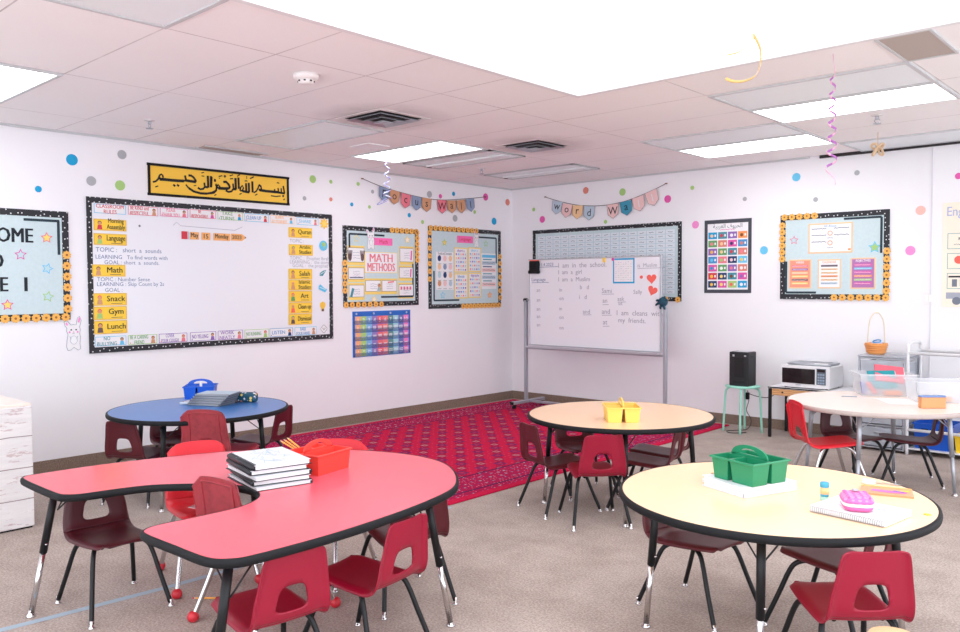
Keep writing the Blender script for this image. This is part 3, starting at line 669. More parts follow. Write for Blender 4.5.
# pencil shaped date strip
dx = [(-4.527,-4.454),(-4.447,-4.36),(-4.337,-4.25),(-4.22,-4.053)]
o = card('date_card', 'red eraser end of the pencil shaped date strip', 'card', 'A', -4.527, 1.884, -4.456, 1.953, NB, 'red_ink', lambda f, W, H: (f.rect(W*.3, -H/2, W/2, H/2, 'paper', 1), f.rect(W*.38, -H/2, W*.44, H/2, 'blue_ink', 2)), 'date strip pieces')
for (a, b), s, l in zip(dx[1:], ('May', '15', 'Monday'), ('orange month piece reading May in the date strip', 'orange day piece reading 15 in the date strip', 'orange weekday piece reading Monday in the date strip')):
    card('date_card', l, 'card', 'A', a, 1.884, b, 1.95, NB, 'peach_card', lambda f, W, H, s=s: f.text(s, 0, 0, .058, 'ink', 2, .02, maxw=W*.8), 'date strip pieces')
f = extrude_flat([(-.075, -.032), (.04, -.032), (.085, 0), (.04, .032), (-.075, .032)], 'peach_card', .002); f.text('2023', -.015, 0, .05, 'ink', 2, .02); f.poly([(.07, -.01), (.085, 0), (.07, .01)], 'ink', 2)
tag(f.build('date_card', mat=wallm('A', -3.968, 1.921, NB)), 'pointed pencil tip piece reading 2023 at end of date strip', 'card', 'date strip pieces')
# little stickers down the right edge
def sticker(w, u, v, n, draw, out, base, label, cat='sticker'):
    f = extrude_flat(out, base, .0015); draw(f); return tag(f.build('sticker', mat=wallm(w, u, v, n)), label, cat, 'stickers down the whiteboard edge')
circ = lambda r, k=18: [(r*math.cos(2*PI*i/k), r*math.sin(2*PI*i/k)) for i in range(k)]
sticker('A', -2.984, 2.10, NB, lambda f: f.disc(0, 0, .026, 'yellow_soft', 1), scallop(.045, 8, .25), 'sign_yellow', 'yellow sun sticker at the top right of the whiteboard')
sticker('A', -2.998, 1.875, NB, lambda f: (f.poly([(-.02,.03),(.02,.036),(.03,.0),(0,-.012),(-.02,.005)], 'dot_green', 1), f.poly([(.0,-.02),(.02,-.015),(.01,-.04)], 'dot_green', 1)), circ(.052), 'dot_sky', 'blue and green globe sticker on the whiteboard')
sticker('A', -3.009, 1.598, NB, lambda f: f.line([(-.03,-.015),(.03,.02)], .006, 'paper', 1), [(-.04,-.03),(.0,-.03),(.045,.03),(.01,.025),(-.035,.0)], 'teal_ink', 'small teal pencil sticker on the whiteboard edge')
sticker('A', -3.012, 1.443, NB, lambda f: (f.line([(-.04,.01),(.035,-.015)], .005, 'paper', 1)), [(-.05,-.01),(.03,-.045),(.055,-.012),(.02,.0),(-.03,.04),(-.05,.02)], 'dot_sky', 'blue open book sticker on the whiteboard edge')
sticker('A', -3.014, 1.262, NB, lambda f: f.rect(-.014, -.055, .014, -.03, 'gnarl', 1), [(-.015,-.055),(.015,-.055),(.018,-.025),(.034,.0),(.03,.03),(0,.045),(-.03,.03),(-.034,.0),(-.018,-.025)], 'sign_yellow', 'yellow light bulb sticker on the whiteboard edge')
sticker('A', -3.004, 1.027, NB, lambda f: (f.line(scallop(.036, 4, .1)+[scallop(.036, 4, .1)[0]], .004, 'ink_soft', 1), f.disc(-.012, .006, .005, 'ink', 2, 8), f.disc(.012, .006, .005, 'ink', 2, 8), f.disc(0, -.008, .006, 'ink', 2, 8)), scallop(.045, 4, .1), 'paper', 'white bear face sticker at the bottom right of whiteboard')

# --- calligraphy banner
SU0, SU1, SV0, SV1 = -4.815, -3.394, 2.252, 2.530
W, H = SU1-SU0, SV1-SV0
t = thing('calligraphy_banner', 'yellow banner with black arabic calligraphy above the whiteboard', 'banner', mat=wallm('A', (SU0+SU1)/2, (SV0+SV1)/2, 0, R(.35)))
f = Flat('sign_yellow'); f.slab(-W/2, -H/2, W/2, H/2, 'sign_yellow', .004)
for w_, pts in CALLI: f.line([(x-(SU0+SU1)/2, y-(SV0+SV1)/2) for x, y in pts], w_, 'calligraphy', 1)
f.build('panel', t, loc=(0, 0, .005))
b = MB('edge_black')
for cx, cy, sx, sy in ((0, H/2-.011, W+.01, .022), (0, -H/2+.011, W+.01, .022), (W/2-.011, 0, .022, H-.044), (-W/2+.011, 0, .022, H-.044)): b.box(cx, cy, .007, sx, sy, .008)
b.build('border', t)

# --- math board
bulletin('A', -2.742, -1.668, 1.245, 2.098, 'pale blue math methods bulletin board on the left wall',
         flowers=(('T', .13, .47, 6), ('R', .46, .10, 6), ('L', .04, -.30, 5), ('B', -.47, -.02, 7)),
         stripes=(((-.42, .40), (.03, .40)), ((-.42, .40), (-.42, .2)), ((-.02, -.385), (.42, -.385)), ((.42, -.385), (.42, .05))))
NP = .0135
card('name_strip', 'hot pink title strip on the math board', 'sign', 'A', -2.317, 1.905, -2.058, 1.985, NP+.001, 'hot_pink', lambda f, W, H: f.text('Math', 0, 0, .06, 'red_ink', 1, .01))
rabbit('A', -2.37, 1.975, .021, .25, 'white paper rabbit beside the pink strip on the math board')
def title(f, W, H):
    f.rect(-W/2+.006, -H/2+.006, W/2-.006, H/2-.006, 'paper', 1)
    f.text('MATH', 0, H*.22, .125, 'red_ink', 2, .03, maxw=W*.7); f.text('MATH', 0, H*.22, .125, 'pen_pink', 3, .012, maxw=W*.7)
    f.text('METHODS', 0, -H*.22, .125, 'red_ink', 2, .03, maxw=W*.84); f.text('METHODS', 0, -H*.22, .125, 'pen_pink', 3, .012, maxw=W*.84)
card('title_poster', 'white title poster with red outlined letters on the math board', 'poster', 'A', -2.452, 1.604, -1.99, 1.83, NP, 'yellow_soft', title)
def method(kind):
    def d(f, W, H):
        f.rect(-W/2+.006, -H/2+.03, W/2-.006, H/2-.02, 'gnarl', 1); f.rect(-W/2+.01, -H/2+.034, W/2-.01, H/2-.024, 'paper', 2)
        for k in range(3): f.wiggle(-W*.18, W*.22, H*.14-k*H*.14, .012, 'ink_grey', 3, .004)
        if kind == 'hands':
            for s in (-1, 1):
                f.disc(s*W*.36, -H*.1, W*.1, 'gnarl', 3, 12, H*.2)
                for j in range(4): f.line([(s*(W*.36+(j-1.5)*.012), -H*.05), (s*(W*.37+(j-1.5)*.019), H*.26)], .012, 'gnarl', 3)
        elif kind == 'book': f.poly([(-W*.42, -H*.3), (-W*.28, -H*.36), (-W*.14, H*.16), (-W*.28, H*.22)], 'teal_ink', 3)
        elif kind == 'line': f.line([(-W*.4, -H*.22), (W*.4, -H*.22)], .01, 'navy', 3)
        elif kind == 'boy': kid(f, W*.36, -H*.05, H*.55, 'brown', 'paper_blue')
        elif kind == 'blocks':
            for j in range(4): f.rect(-W*.38+j*W*.2, H*.05, -W*.26+j*W*.2, H*.25, 'pink_ink', 3)
        elif kind == 'pencil': f.line([(-W*.1, H*.25), (W*.3, H*.3)], .016, 'pen_pink', 3)
        else: f.line([(W*.3, -H*.25), (W*.34, H*.28)], .02, 'dot_pink', 3)
    return d
MG = 'method cards on the math board'
for r, k, l in (([-2.684,1.685,-2.453,1.89],'hands','card with two brown hands, top left of the math board'), ([-2.682,1.505,-2.455,1.678],'line','card with a dark number line, left middle of the math board'),
                ([-2.675,1.315,-2.459,1.495],'book','card with a green book, lower left of the math board'), ([-2.452,1.372,-2.224,1.545],'boy','card with a boy drawing, bottom middle of the math board'),
                ([-2.222,1.372,-1.994,1.545],'pencil','card with pink pencil drawing right of the boy card'), ([-1.957,1.70,-1.74,1.905],'bar','card with a pink bar, upper right of the math board'),
                ([-1.967,1.52,-1.749,1.692],'text','plain writing card, right middle of the math board'), ([-1.974,1.322,-1.746,1.5],'blocks','card with pink blocks, lower right of the math board')):
    card('method_card', l, 'card', 'A', *r, NP, 'yellow_soft', method(k), MG)
star('A', -2.563, 1.966, NP+.001, 'yellow_soft', 'paper_blue', 'pale yellow star, upper left of the math board', .045)
star('A', -1.836, 1.98, NP+.001, 'yellow_soft', 'paper_cream', 'cream star, upper right of the math board', .045)
star('A', -2.327, 1.318, NP+.001, 'yellow_soft', 'paper_cream', 'yellow star at the bottom of the math board', .042, .3)

# --- language focus board
bulletin('A', -1.51, -.238, 1.195, 2.153, 'pale blue language bulletin board beside the room corner',
         flowers=(('T', -.47, .14, 11), ('L', .42, -.14, 7), ('R', .16, -.38, 7), ('B', -.05, .47, 11)),
         stripes=(((.16, .40), (.43, .40)), ((.43, .40), (.43, .07)), ((-.43, -.40), (-.10, -.40)), ((-.43, -.40), (-.43, -.04))))
card('name_strip', 'hot pink title strip on the language board', 'sign', 'A', -1.031, 1.978, -.754, 2.062, NP, 'hot_pink', lambda f, W, H: f.text('Language', 0, 0, .055, 'red_ink', 1, .01, maxw=W*.7))
rabbit('A', -.70, 2.03, .018, .21, 'white paper rabbit beside pink strip on the language board', -1)
def phon(f, W, H):
    f.text('Vowels and Consonants', 0, H*.46, .05, 'ink_soft', 1, .01, maxw=W*.8)
    cs = ['navy','pen_rose','pen_peach','pen_peach','pen_steel','pen_rose','paper_blue','navy','pen_peach','pen_tan','pen_rose','pen_mist']
    for k in range(12):
        x = (k % 3-1)*W*.32; y = H*.33-(k//3)*H*.22
        f.disc(x, y, .029, cs[k], 1, 14, .036); f.wiggle(x-.03, x+.03, y-.062, .01, 'ink_soft', 1, .004)
card('phonics_poster', 'white poster with rows of coloured ovals on the language board', 'poster', 'A', -1.384, 1.415, -1.098, 1.86, NP, 'paper', phon)
def wordchart(head, cols):
    def d(f, W, H):
        f.rect(-W/2+.013, -H/2+.013, W/2-.013, H/2-.013, 'paper', 1)
        f.text(head, 0, H*.38, .045, cols[0], 2, .02, maxw=W*.7)
        for r in range(5):
            y = H*.22-r*H*.155
            f.rect(-W*.42, y-H*.052, W*.42, y-H*.046, 'ink_grey', 2)
            for k in range(5):
                f.rect(-W*.38+k*W*.165, y-.006, -W*.38+k*W*.165+W*.1, y+.014, cols[(r*2+k) % len(cols)], 2)
    return d
WC = ['purple_ink','dot_sky','pen_peach','pen_pink','pen_mist','lilac']
WG = 'yellow edged word charts'
for r, h, l, cs in (([-1.086,1.62,-.852,1.92],'short a','yellow edged word chart, upper left of the four on the language board', WC), ([-.841,1.63,-.612,1.928],'short e','yellow edged word chart, upper right of four on the language board', WC[1:]+WC[:1]),
                 ([-1.083,1.308,-.852,1.61],'blends','yellow edged word chart with blue heading, lower left of the four', ['blue_ink']+WC), ([-.838,1.314,-.61,1.62],'digraphs','yellow edged word chart with purple heading, lower right of four', WC)):
    card('word_chart', l, 'poster', 'A', *r, NP, 'yellow_soft', wordchart(h, cs), WG)
def sounds(f, W, H):
    f.rect(-W*.45, H*.38, W*.45, H*.46, 'dot_sky', 1)
    for k in range(4):
        y = H*.28-k*H*.2; f.rect(-W*.45, y-H*.1, W*.45, y+.0, 'pen_rose' if k % 2 else 'pen_mist', 1)
        f.wiggle(-W*.4, W*.4, y-.02, .012, 'ink_soft', 2, .006); f.rect(-W*.4, y+.015, W*.2, y+.027, 'navy' if k == 1 else 'teal_ink', 2)
card('sounds_poster', 'tall white poster with pink and grey bands, right side of language board', 'poster', 'A', -.606, 1.42, -.328, 1.862, NP, 'paper', sounds)
star('A', -1.245, 1.97, NP, 'dot_green', 'yellow_soft', 'yellow star outlined in green, upper left of the language board')
star('A', -.518, 1.982, NP, 'dot_green', 'paper_blue', 'green outlined star, upper right of the language board')
star('A', -1.277, 1.352, NP, 'dot_sky', 'paper_blue', 'blue outlined star, lower left of the language board')
star('A', -.45, 1.345, NP, 'orange_card', 'pen_peach', 'orange star, lower right of the language board')

# --- number pocket chart
PU0, PU1, PV0, PV1 = -2.617, -1.793, .703, 1.192
uc, vc = (PU0+PU1)/2, (PV0+PV1)/2; W, H = PU1-PU0, PV1-PV0
C('chart_blue', (34, 104, 196), .5); C('chart_pocket', (36, 100, 176), .25, alpha=.22)
t = thing('pocket_chart', 'blue hanging pocket chart of number cards below the math board', 'pocket chart', mat=wallm('A', uc, vc))
MB('chart_blue').box(0, 0, .003, W, H, .006).build('backing', t)
for k in range(4): MB('silver').lathe([(.012, 0), (.012, .004), (.006, .005), (.001, .005)], (-W*.44+k*W*.29, H/2-.026, .005), 12).build('grommet', t)
colr = [('orange',(246,168,110)),('lime green',(160,204,104)),('light blue',(110,176,230)),('purple',(132,106,186)),('red',(236,84,96)),('coral red',(240,110,108)),('dark green',(74,132,124)),('pale aqua',(150,208,222)),('indigo',(84,96,176)),('pink',(238,112,186))]
rows = ['top numeral row', 'second row', 'third row', 'fourth row', 'bottom dot row']
cw, chh = W/10.6, H/6.1
for r in range(5):
    y = H/2-.052-(r+.5)*(H-.055)/5
    MB('chart_pocket').box(0, y-chh*.28, .0125, W-.02, chh*.5, .0012).build('pocket', t)
    for c in range(10):
        nm, rgb = colr[c]; mn = 'numcard_%d' % c
        if mn not in M: C(mn, tuple(int(v*.8+255*.2) for v in rgb), .6, spec=.25)
        f = Flat(mn); f.slab(-cw*.49, -chh*.5, cw*.49, chh*.52, mn, .0012)
        if r == 0: f.text(str(c+1), 0, 0, .062, 'white', 1, .01, maxw=cw*.7)
        elif r == 4:
            n_ = c+1; cols_ = 3 if n_ > 4 else 2
            for j in range(n_): f.disc((j % cols_-(min(n_, cols_)-1)/2)*.017, .018-(j//cols_)*.017, .006, 'white', 1, 8)
        else:
            k_ = min(c+1, 5)
            for j in range(k_):
                if r == 1: f.rect((j-k_/2)*.011, -.018, (j-k_/2)*.011+.006, .02, 'white', 1)
                elif r == 2: f.rect(-.024, -.012+j*.006, .024, -.008+j*.006, 'white', 1)
                else: f.rect((j-k_/2)*.009, -.006, (j-k_/2)*.009+.007, .006, 'white', 1)
        x = -W/2+.036+(c+.5)*(W-.06)/10-.006
        o = f.build('number_card', mat=wallm('A', uc+x, vc+y, .0095))
        tag(o, '%s number card in the %s of the blue pocket chart' % (nm, rows[r]), 'card', 'number cards in the pocket chart')

# --- dots
dots = {'A': [(-5.432,2.481,.045,'b','large blue dot above the right end of the welcome board'), (-5.03,2.568,.038,'g','grey dot high on the wall left of the calligraphy banner'), (-5.285,2.326,.039,'g','grey dot just above the top left corner of the whiteboard'),
  (-5.051,2.31,.042,'n','large green dot between whiteboard corner and calligraphy banner'), (-5.688,2.226,.025,'b','small blue dot just above the welcome board'), (-3.104,2.542,.039,'n','large green dot right of the calligraphy banner'),
  (-2.879,2.537,.02,'n','small green dot, second right of the calligraphy banner'), (-3.207,2.342,.022,'g','small grey dot between the calligraphy banner and whiteboard corner'), (-2.881,2.356,.021,'s','small coral dot above the gap beside the whiteboard'),
  (-2.61,2.323,.021,'b','small blue dot above the math board left corner'), (-2.521,2.546,.021,'n','small green dot below the left string end of the focus bunting'), (-2.325,2.48,.021,'g','small grey dot left of the first focus bunting flag'),
  (-2.37,2.313,.019,'n','tiny green dot above the middle of the math board'), (-1.792,2.259,.025,'b','small blue dot under the red flag of the focus bunting'), (-1.587,2.194,.023,'n','small green dot between the math and language boards'),
  (-1.474,2.518,.039,'g','large grey dot behind the gap in the focus bunting'), (-1.296,2.51,.026,'p','small pink dot above the second word of the focus bunting'), (-1.076,2.556,.026,'b','small blue dot above the second word of focus bunting'),
  (-.507,2.562,.045,'p','large pink dot at the right string end of focus bunting'), (-.089,2.527,.042,'s','large coral dot on the left wall by the room corner'), (-1.053,2.267,.04,'g','large grey dot under the focus bunting above the language board'),
  (-.709,2.364,.023,'n','small green dot below the last flag of the focus bunting'), (-.351,2.27,.045,'b','large blue dot above the right end of the language board')],
 'B': [(1.154,2.591,.04,'s','coral dot above the word wall bunting'), (1.666,2.531,.042,'n','green dot above the word wall bunting'), (.359,2.416,.024,'n','small green dot on the far wall by the room corner'),
  (.495,2.285,.042,'p','magenta dot above the left corner of the word board'), (1.435,2.203,.023,'n','small green dot between word bunting and word board'), (2.25,2.407,.042,'p','large pink dot right of the word wall bunting'),
  (2.547,2.505,.023,'n','small green dot high above the alphabet poster'), (2.587,2.106,.041,'r','pink dot between the word board and alphabet poster'), (3.14,2.341,.022,'l','small grey dot above the alphabet poster'),
  (3.348,1.807,.042,'k','blue dot between the alphabet poster and the next board'), (3.67,2.515,.041,'k','blue dot high above the left end of the pale blue far wall board'), (4.24,2.503,.024,'l','small grey dot high above the far wall bulletin board'),
  (3.86,2.281,.023,'l','small pale grey dot just above the far wall bulletin board'), (4.787,2.116,.041,'c','peach dot right of the far wall bulletin board'), (4.708,1.76,.042,'r','pink dot below the peach dot on the far wall'), (5.082,2.394,.028,'p','magenta dot above the poster at the right edge')]}
dm = dict(b='dot_blue', g='dot_grey', n='dot_green', p='dot_pink', s='dot_coral', k='dot_sky', r='dot_rose', c='dot_peach', l='dot_grey')
for w, D in dots.items():
    for u, v, r, c, l in D:
        f = extrude_flat(circ(r, 28), dm[c], .0015)
        tag(f.build('dot_sticker', mat=wallm(w, u, v, .0018)), l, 'dot', 'round dot stickers on the walls')

# --- bunting
def bunting(w, flags, string, label, s):
    t = thing('bunting', label, 'bunting', mat=wallm(w, string[1][0], string[1][1]))
    ox, oy = string[1]
    P = smooth_path([(x-ox, y-oy, .012) for x, y in string], 8)
    MB('gnarl').tube(P, .0035, 6).build('string', t)
    for x, y in (string[0], string[-1]): MB('brown').box(x-ox, y-oy, .012, .03, .012, .014, .004).build('clip', t)
    for ch, c, ink, x, y0, y1, rot in flags:
        hw = s; h = y0-y1
        f = extrude_flat([(-hw, 0), (-hw*.86, -h*.72), (0, -h), (hw*.86, -h*.72), (hw, 0)], c, .0016)
        f.line([(-hw, 0), (-hw*.86, -h*.72), (0, -h), (hw*.86, -h*.72), (hw, 0)], .004, 'gnarl', 1)
        o = f.build('pennant', t, loc=(x-ox, y0-oy, .019)); o.rotation_euler = (0, 0, rot)
        g = Flat(ink); g.text(ch, 0, 0, .125, ink, 0, .004)
        e = g.build('letter', o, loc=(0, -h*.45, .0008))
fp = [(-2.168,2.536,2.384),(-2.017,2.514,2.36),(-1.853,2.491,2.33),(-1.688,2.475,2.317),(-1.535,2.47,2.31),(-1.289,2.465,2.307),(-1.132,2.471,2.321),(-.972,2.488,2.331),(-.815,2.517,2.358)]
cs = ['pen_mist','pen_tan','pen_pink','pen_mist','pen_tan','pen_pink','pen_tan','pen_tan','pen_mist']
cs = ['pen_steel' if c == 'pen_mist' else c for c in cs]
bunting('A', [(ch, c, 'ink', x, a, b, r) for ch, c, (x, a, b), r in zip('FocusWall', cs, fp, (-.15,-.14,-.12,-.08,-.03,.02,.08,.14,.2))],
        [(-2.472,2.605),(-2.168,2.538),(-1.69,2.478),(-1.289,2.467),(-.815,2.52),(-.525,2.56)], 'steel blue, tan and pink focus wall bunting on the left wall', .076)
wp = [(.751,2.492,2.329),(.896,2.448,2.282),(1.051,2.42,2.255),(1.217,2.398,2.233),(1.545,2.398,2.234),(1.719,2.42,2.255),(1.879,2.456,2.292),(2.045,2.508,2.338)]
bunting('B', [(ch, c, k, x, a, b, r) for ch, c, k, (x, a, b), r in zip('wordWall', ['pen_mist','pen_rose','pen_peach','pen_mist','pen_rose','pen_teal','pen_rose','pen_rose'], ['ink']*6+['paper','paper'], wp, (-.2,-.16,-.1,-.05,.04,.12,.2,.3))],  # last two letters are white: glare on the pennants put into the letter colour
        [(.551,2.558),(.751,2.494),(1.051,2.422),(1.386,2.394),(1.719,2.424),(2.045,2.51),(2.236,2.578)], 'pastel word wall bunting on the far wall', .08)

C('word_strip', (226,234,240), .7)
# --- word wall board on the far wall
def wordgrid(f, W, H):
    nx, ny = 16, 14
    for i in range(nx):
        for j in range(ny):
            x = -W/2+.08+(i+.5)*(W-.16)/nx; y = H/2-.08-(j+.5)*(H-.16)/ny
            if y < -.1 and x < W/2-.4: continue
            hw, hh = (W-.16)/nx*.49, (H-.16)/ny*.485
            f.rect(x-hw, y-hh, x+hw, y+hh, 'pen_mist', 1); f.rect(x-hw+.003, y-hh+.004, x+hw-.003, y+hh-.001, 'word_strip', 2)
            f.wiggle(x-hw*.5, x+hw*.5, y, .014, 'ink_soft', 3, .005)
t = bulletin('B', .352, 2.43, 1.28, 2.152, 'word wall board of small word strips behind the rolling whiteboard', flowers=(('B', .41, .48, 2),), draw=wordgrid, bw=.045)

C('frame_grey', (66,70,80), .6)
# --- alphabet poster
def alpha(f, W, H):
    f.rect(-W/2+.036, -H/2+.036, W/2-.036, H/2-.04, 'paper', 1)
    f.text(ARAB, 0, H*.405, .062, 'ink_soft', 2, .004, maxw=W*.62); f.wiggle(-W*.16, W*.16, H*.362, .010, 'dot_pink', 2, .005)
    pal = ['dot_blue','teal_ink','purple_ink','orange_card','green_ink','dot_coral','dot_pink','blue_ink','purple_ink','green_ink','teal_ink','dot_coral','blue_ink','pen_pink','navy','dot_sky','dot_pink','green_ink','purple_ink','dot_coral','red_ink','navy','teal_ink','dot_pink','navy','dot_pink','dot_green','dot_blue']
    p2 = ['pen_peach','red_ink','paper','brown','pen_pink','pen_peach','navy','dot_coral','sign_yellow','pen_peach','red_ink','pen_pink','dot_sky','dot_green','pen_rose','yellow_soft','dot_blue','paper','pen_pink','paper','sign_yellow','yellow_soft','brown','purple_ink','sign_yellow','yellow_soft','heart','paper']
    for r in range(7):
        for c in range(4):
            k = r*4+c; x = (c-1.5)*W*.212; y = H*.285-r*H*.111
            f.rect(x-W*.096, y-H*.046, x+W*.096, y+H*.046, pal[k], 2)
            f.disc(x-W*.02, y-.002, .018, p2[k], 3, 10); f.rect(x+W*.04, y-.012, x+W*.07, y+.012, 'white', 3)
card('alphabet_poster', 'arabic alphabet poster with four columns of pictures in a dark frame', 'poster', 'B', 2.695, 1.373, 3.217, 2.143, 0.004, 'frame_grey', alpha, th=.003)

# --- far wall bulletin board
bulletin('B', 3.522, 4.536, 1.314, 2.145, 'pale blue bulletin board with four orange edged sheets on the far wall',
         flowers=(('T', -.46, -.17, 5), ('L', .38, -.02, 6), ('R', .04, -.40, 6), ('B', .02, .475, 7)),
         stripes=(((.10, .42), (.43, .42)), ((.43, .42), (.43, .02)), ((-.44, -.42), (-.15, -.42)), ((-.44, -.42), (-.44, -.05))))
def mapdraw(f, W, H):
    f.rect(-W/2+.014, -H/2+.014, W/2-.014, H/2-.014, 'paper', 1)
    for s in (.16, -.16): f.disc(0, H*s, .024, 'orange_card', 2); f.disc(0, H*s, .017, 'paper', 3); f.wiggle(-.03, .03, H*s-.045, .008, 'ink_soft', 2, .004)
    for k in range(10):
        x = (-.34, -.17, .17, .34)[k % 4]*W; y = (.32-.22*(k//4))*H; f.wiggle(x-.035, x+.035, y, .01, 'ink_soft', 2, .006)
    f.text('All About', 0, H*.4, .03, 'blue_ink', 2); f.rect(W*.40, -H*.42, W*.46, -H*.36, 'orange_card', 2)
card('diagram_sheet', 'wide white diagram sheet at top of the far wall bulletin board', 'poster', 'B', 3.798, 1.758, 4.213, 2.048, NP, 'pen_peach', mapdraw, 'orange edged sheets')
C('sheet_coral', (246,158,132), .7); C('sheet_purple', (180,118,176), .7)
def sheet(c, bars, head):
    def d(f, W, H):
        f.rect(-W/2+.012, -H/2+.012, W/2-.012, H/2-.012, c, 1)
        f.text(head, 0, H*.4, .03, 'white' if c != 'paper' else 'orange_card', 2, .02, maxw=W*.6)
        for k, b in enumerate(bars):
            y = H*.28-k*H*.72/len(bars); f.rect(-W*.36, y-.01, W*.36, y+.008, b, 2); f.wiggle(-W*.34, W*.3, y-.002, .008, 'paper' if c != 'paper' else 'ink_soft', 3, .003)
    return d
card('coral_sheet', 'coral and yellow sheet, leftmost of the lower three on far wall board', 'poster', 'B', 3.61, 1.42, 3.829, 1.704, NP, 'pen_peach', sheet('sheet_coral', ['pen_pink','purple_ink','pen_peach','yellow_soft','gnarl','yellow_soft'], 'VERBS'), 'orange edged sheets')
card('calendar_sheet', 'white sheet with orange edge, middle of the lower three on far wall board', 'poster', 'B', 3.893, 1.42, 4.109, 1.7, NP, 'pen_peach', sheet('paper', ['gnarl','pen_peach','pen_peach','orange_card','pen_peach','pen_mist'], 'CALENDAR'), 'orange edged sheets')
card('purple_sheet', 'purple sheet, rightmost of the lower three on the far wall board', 'poster', 'B', 4.198, 1.416, 4.418, 1.706, NP, 'pen_peach', sheet('sheet_purple', ['dot_pink','dot_sky','dot_pink','orange_card','dot_green','dot_pink'], 'ADJECTIVES'), 'orange edged sheets')
star('B', 3.658, 1.895, NP, 'pink_ink', 'paper_blue', 'pink outlined star at the left of the far wall board')
star('B', 4.408, 1.80, NP, 'dot_sky', 'dot_green', 'green star outlined in blue at the right of the far wall board', .06)

# --- poster at the right edge, switch
def eng(f, W, H):
    f.text('English', -W*.44, H*.40, .115, 'lilac', 1, .01, 'L', xs=.8); f.text('Routines', -W*.2, H*.29, .09, 'lilac', 1, .01, 'L')
    for j in range(3):
        for i in range(2):
            x = (i-.5)*W*.46; y = H*.13-j*H*.19
            f.frame(x-W*.2, y-H*.075, x+W*.2, y+H*.075, .004, 'teal_ink', 1)
            if j == 0: f.text(('Read', 'Speak')[i], x, y+.02, .035, 'ink', 2, .02); f.wiggle(x-.07, x+.07, y-.03, .01, 'ink_soft', 2, .004)
            elif j == 1: f.disc(x-.03, y+.01, .035, 'heart', 2); kid(f, x+.05, y-.01, .09, 'brown', 'dot_blue')
            else:
                f.rect(x-W*.18, y+.03, x+W*.18, y+.045, 'ink', 2)
                for q_ in range(3): f.rect(x-.08+q_*.06, y-.05, x-.04+q_*.06, y+.015, ('ink_soft', 'pen_mist', 'ink_grey')[q_], 2)
    f.rect(-W*.44, -H*.42, W*.44, -H*.36, 'ink_grey', 1); f.disc(-W*.3, -H*.44, .035, 'ink_soft', 2)
card('english_poster', 'cream english poster with lavender heading at the right edge of far wall', 'poster', 'B', 4.965, 1.255, 5.56, 2.17, .004, 'paper_cream', eng, th=.003)
t = thing('light_switch', 'white double light switch plate below the far wall board', 'light switch', mat=wallm('B', 4.86, 1.33))
MB('switch_white').box(0, 0, .003, .075, .115, .006, .002).build('plate', t)
for s in (-1, 1): MB('white').box(s*.017, 0, .007, .022, .06, .006, .002).build('rocker', t)
# ------------------------------------------------------------------ rug, tape, floor things
t = MB('rug_wool').box(0, 0, .006, RUGX, RUGY, .012, .004).build('area_rug', loc=(RUGC[0], RUGC[1], 0))
tag(t, 'red and navy oriental rug in the corner in front of both walls', 'rug')
f = Flat('tape_blue'); P = [(2.975, -7.35), (3.03, -6.75), (3.068, -6.2), (3.078, -5.3), (3.085, -4.27)]
f.line(P, .042, 'tape_blue', 0)
f.v = [(x, y, .0012) for x, y, z in f.v]; n = len(f.v); f.add([(x, y, .0002) for x, y, z in f.v], [[n_+n for n_ in q[::-1]] for q in f.f])
tag(f.build('floor_tape'), 'strip of pale blue tape on the carpet running to the rug corner', 'tape')

def pencil_mb(L=.17, r=.0038):
    f = MB('pencil_yellow').lathe([(r, .012), (r, L-.018)], seg=6, smooth=False)
    f.use('pencil_wood').lathe([(r, L-.018), (.0012, L-.004)], seg=6); f.use('pencil_tip').lathe([(.0012, L-.004), (.0002, L)], seg=6)
    f.use('red_ink').lathe([(r, 0), (r, .008)], seg=8); f.use('silver').lathe([(r*1.05, .008), (r*1.05, .013)], seg=8)
    return f
o = pencil_mb().build('pencil'); o.location = (3.30, -6.205, .005); o.rotation_euler = (PI/2, 0, R(132.6)); tag(o, 'yellow pencil lying on the carpet under the red table', 'pencil')
PENCIL = o.data

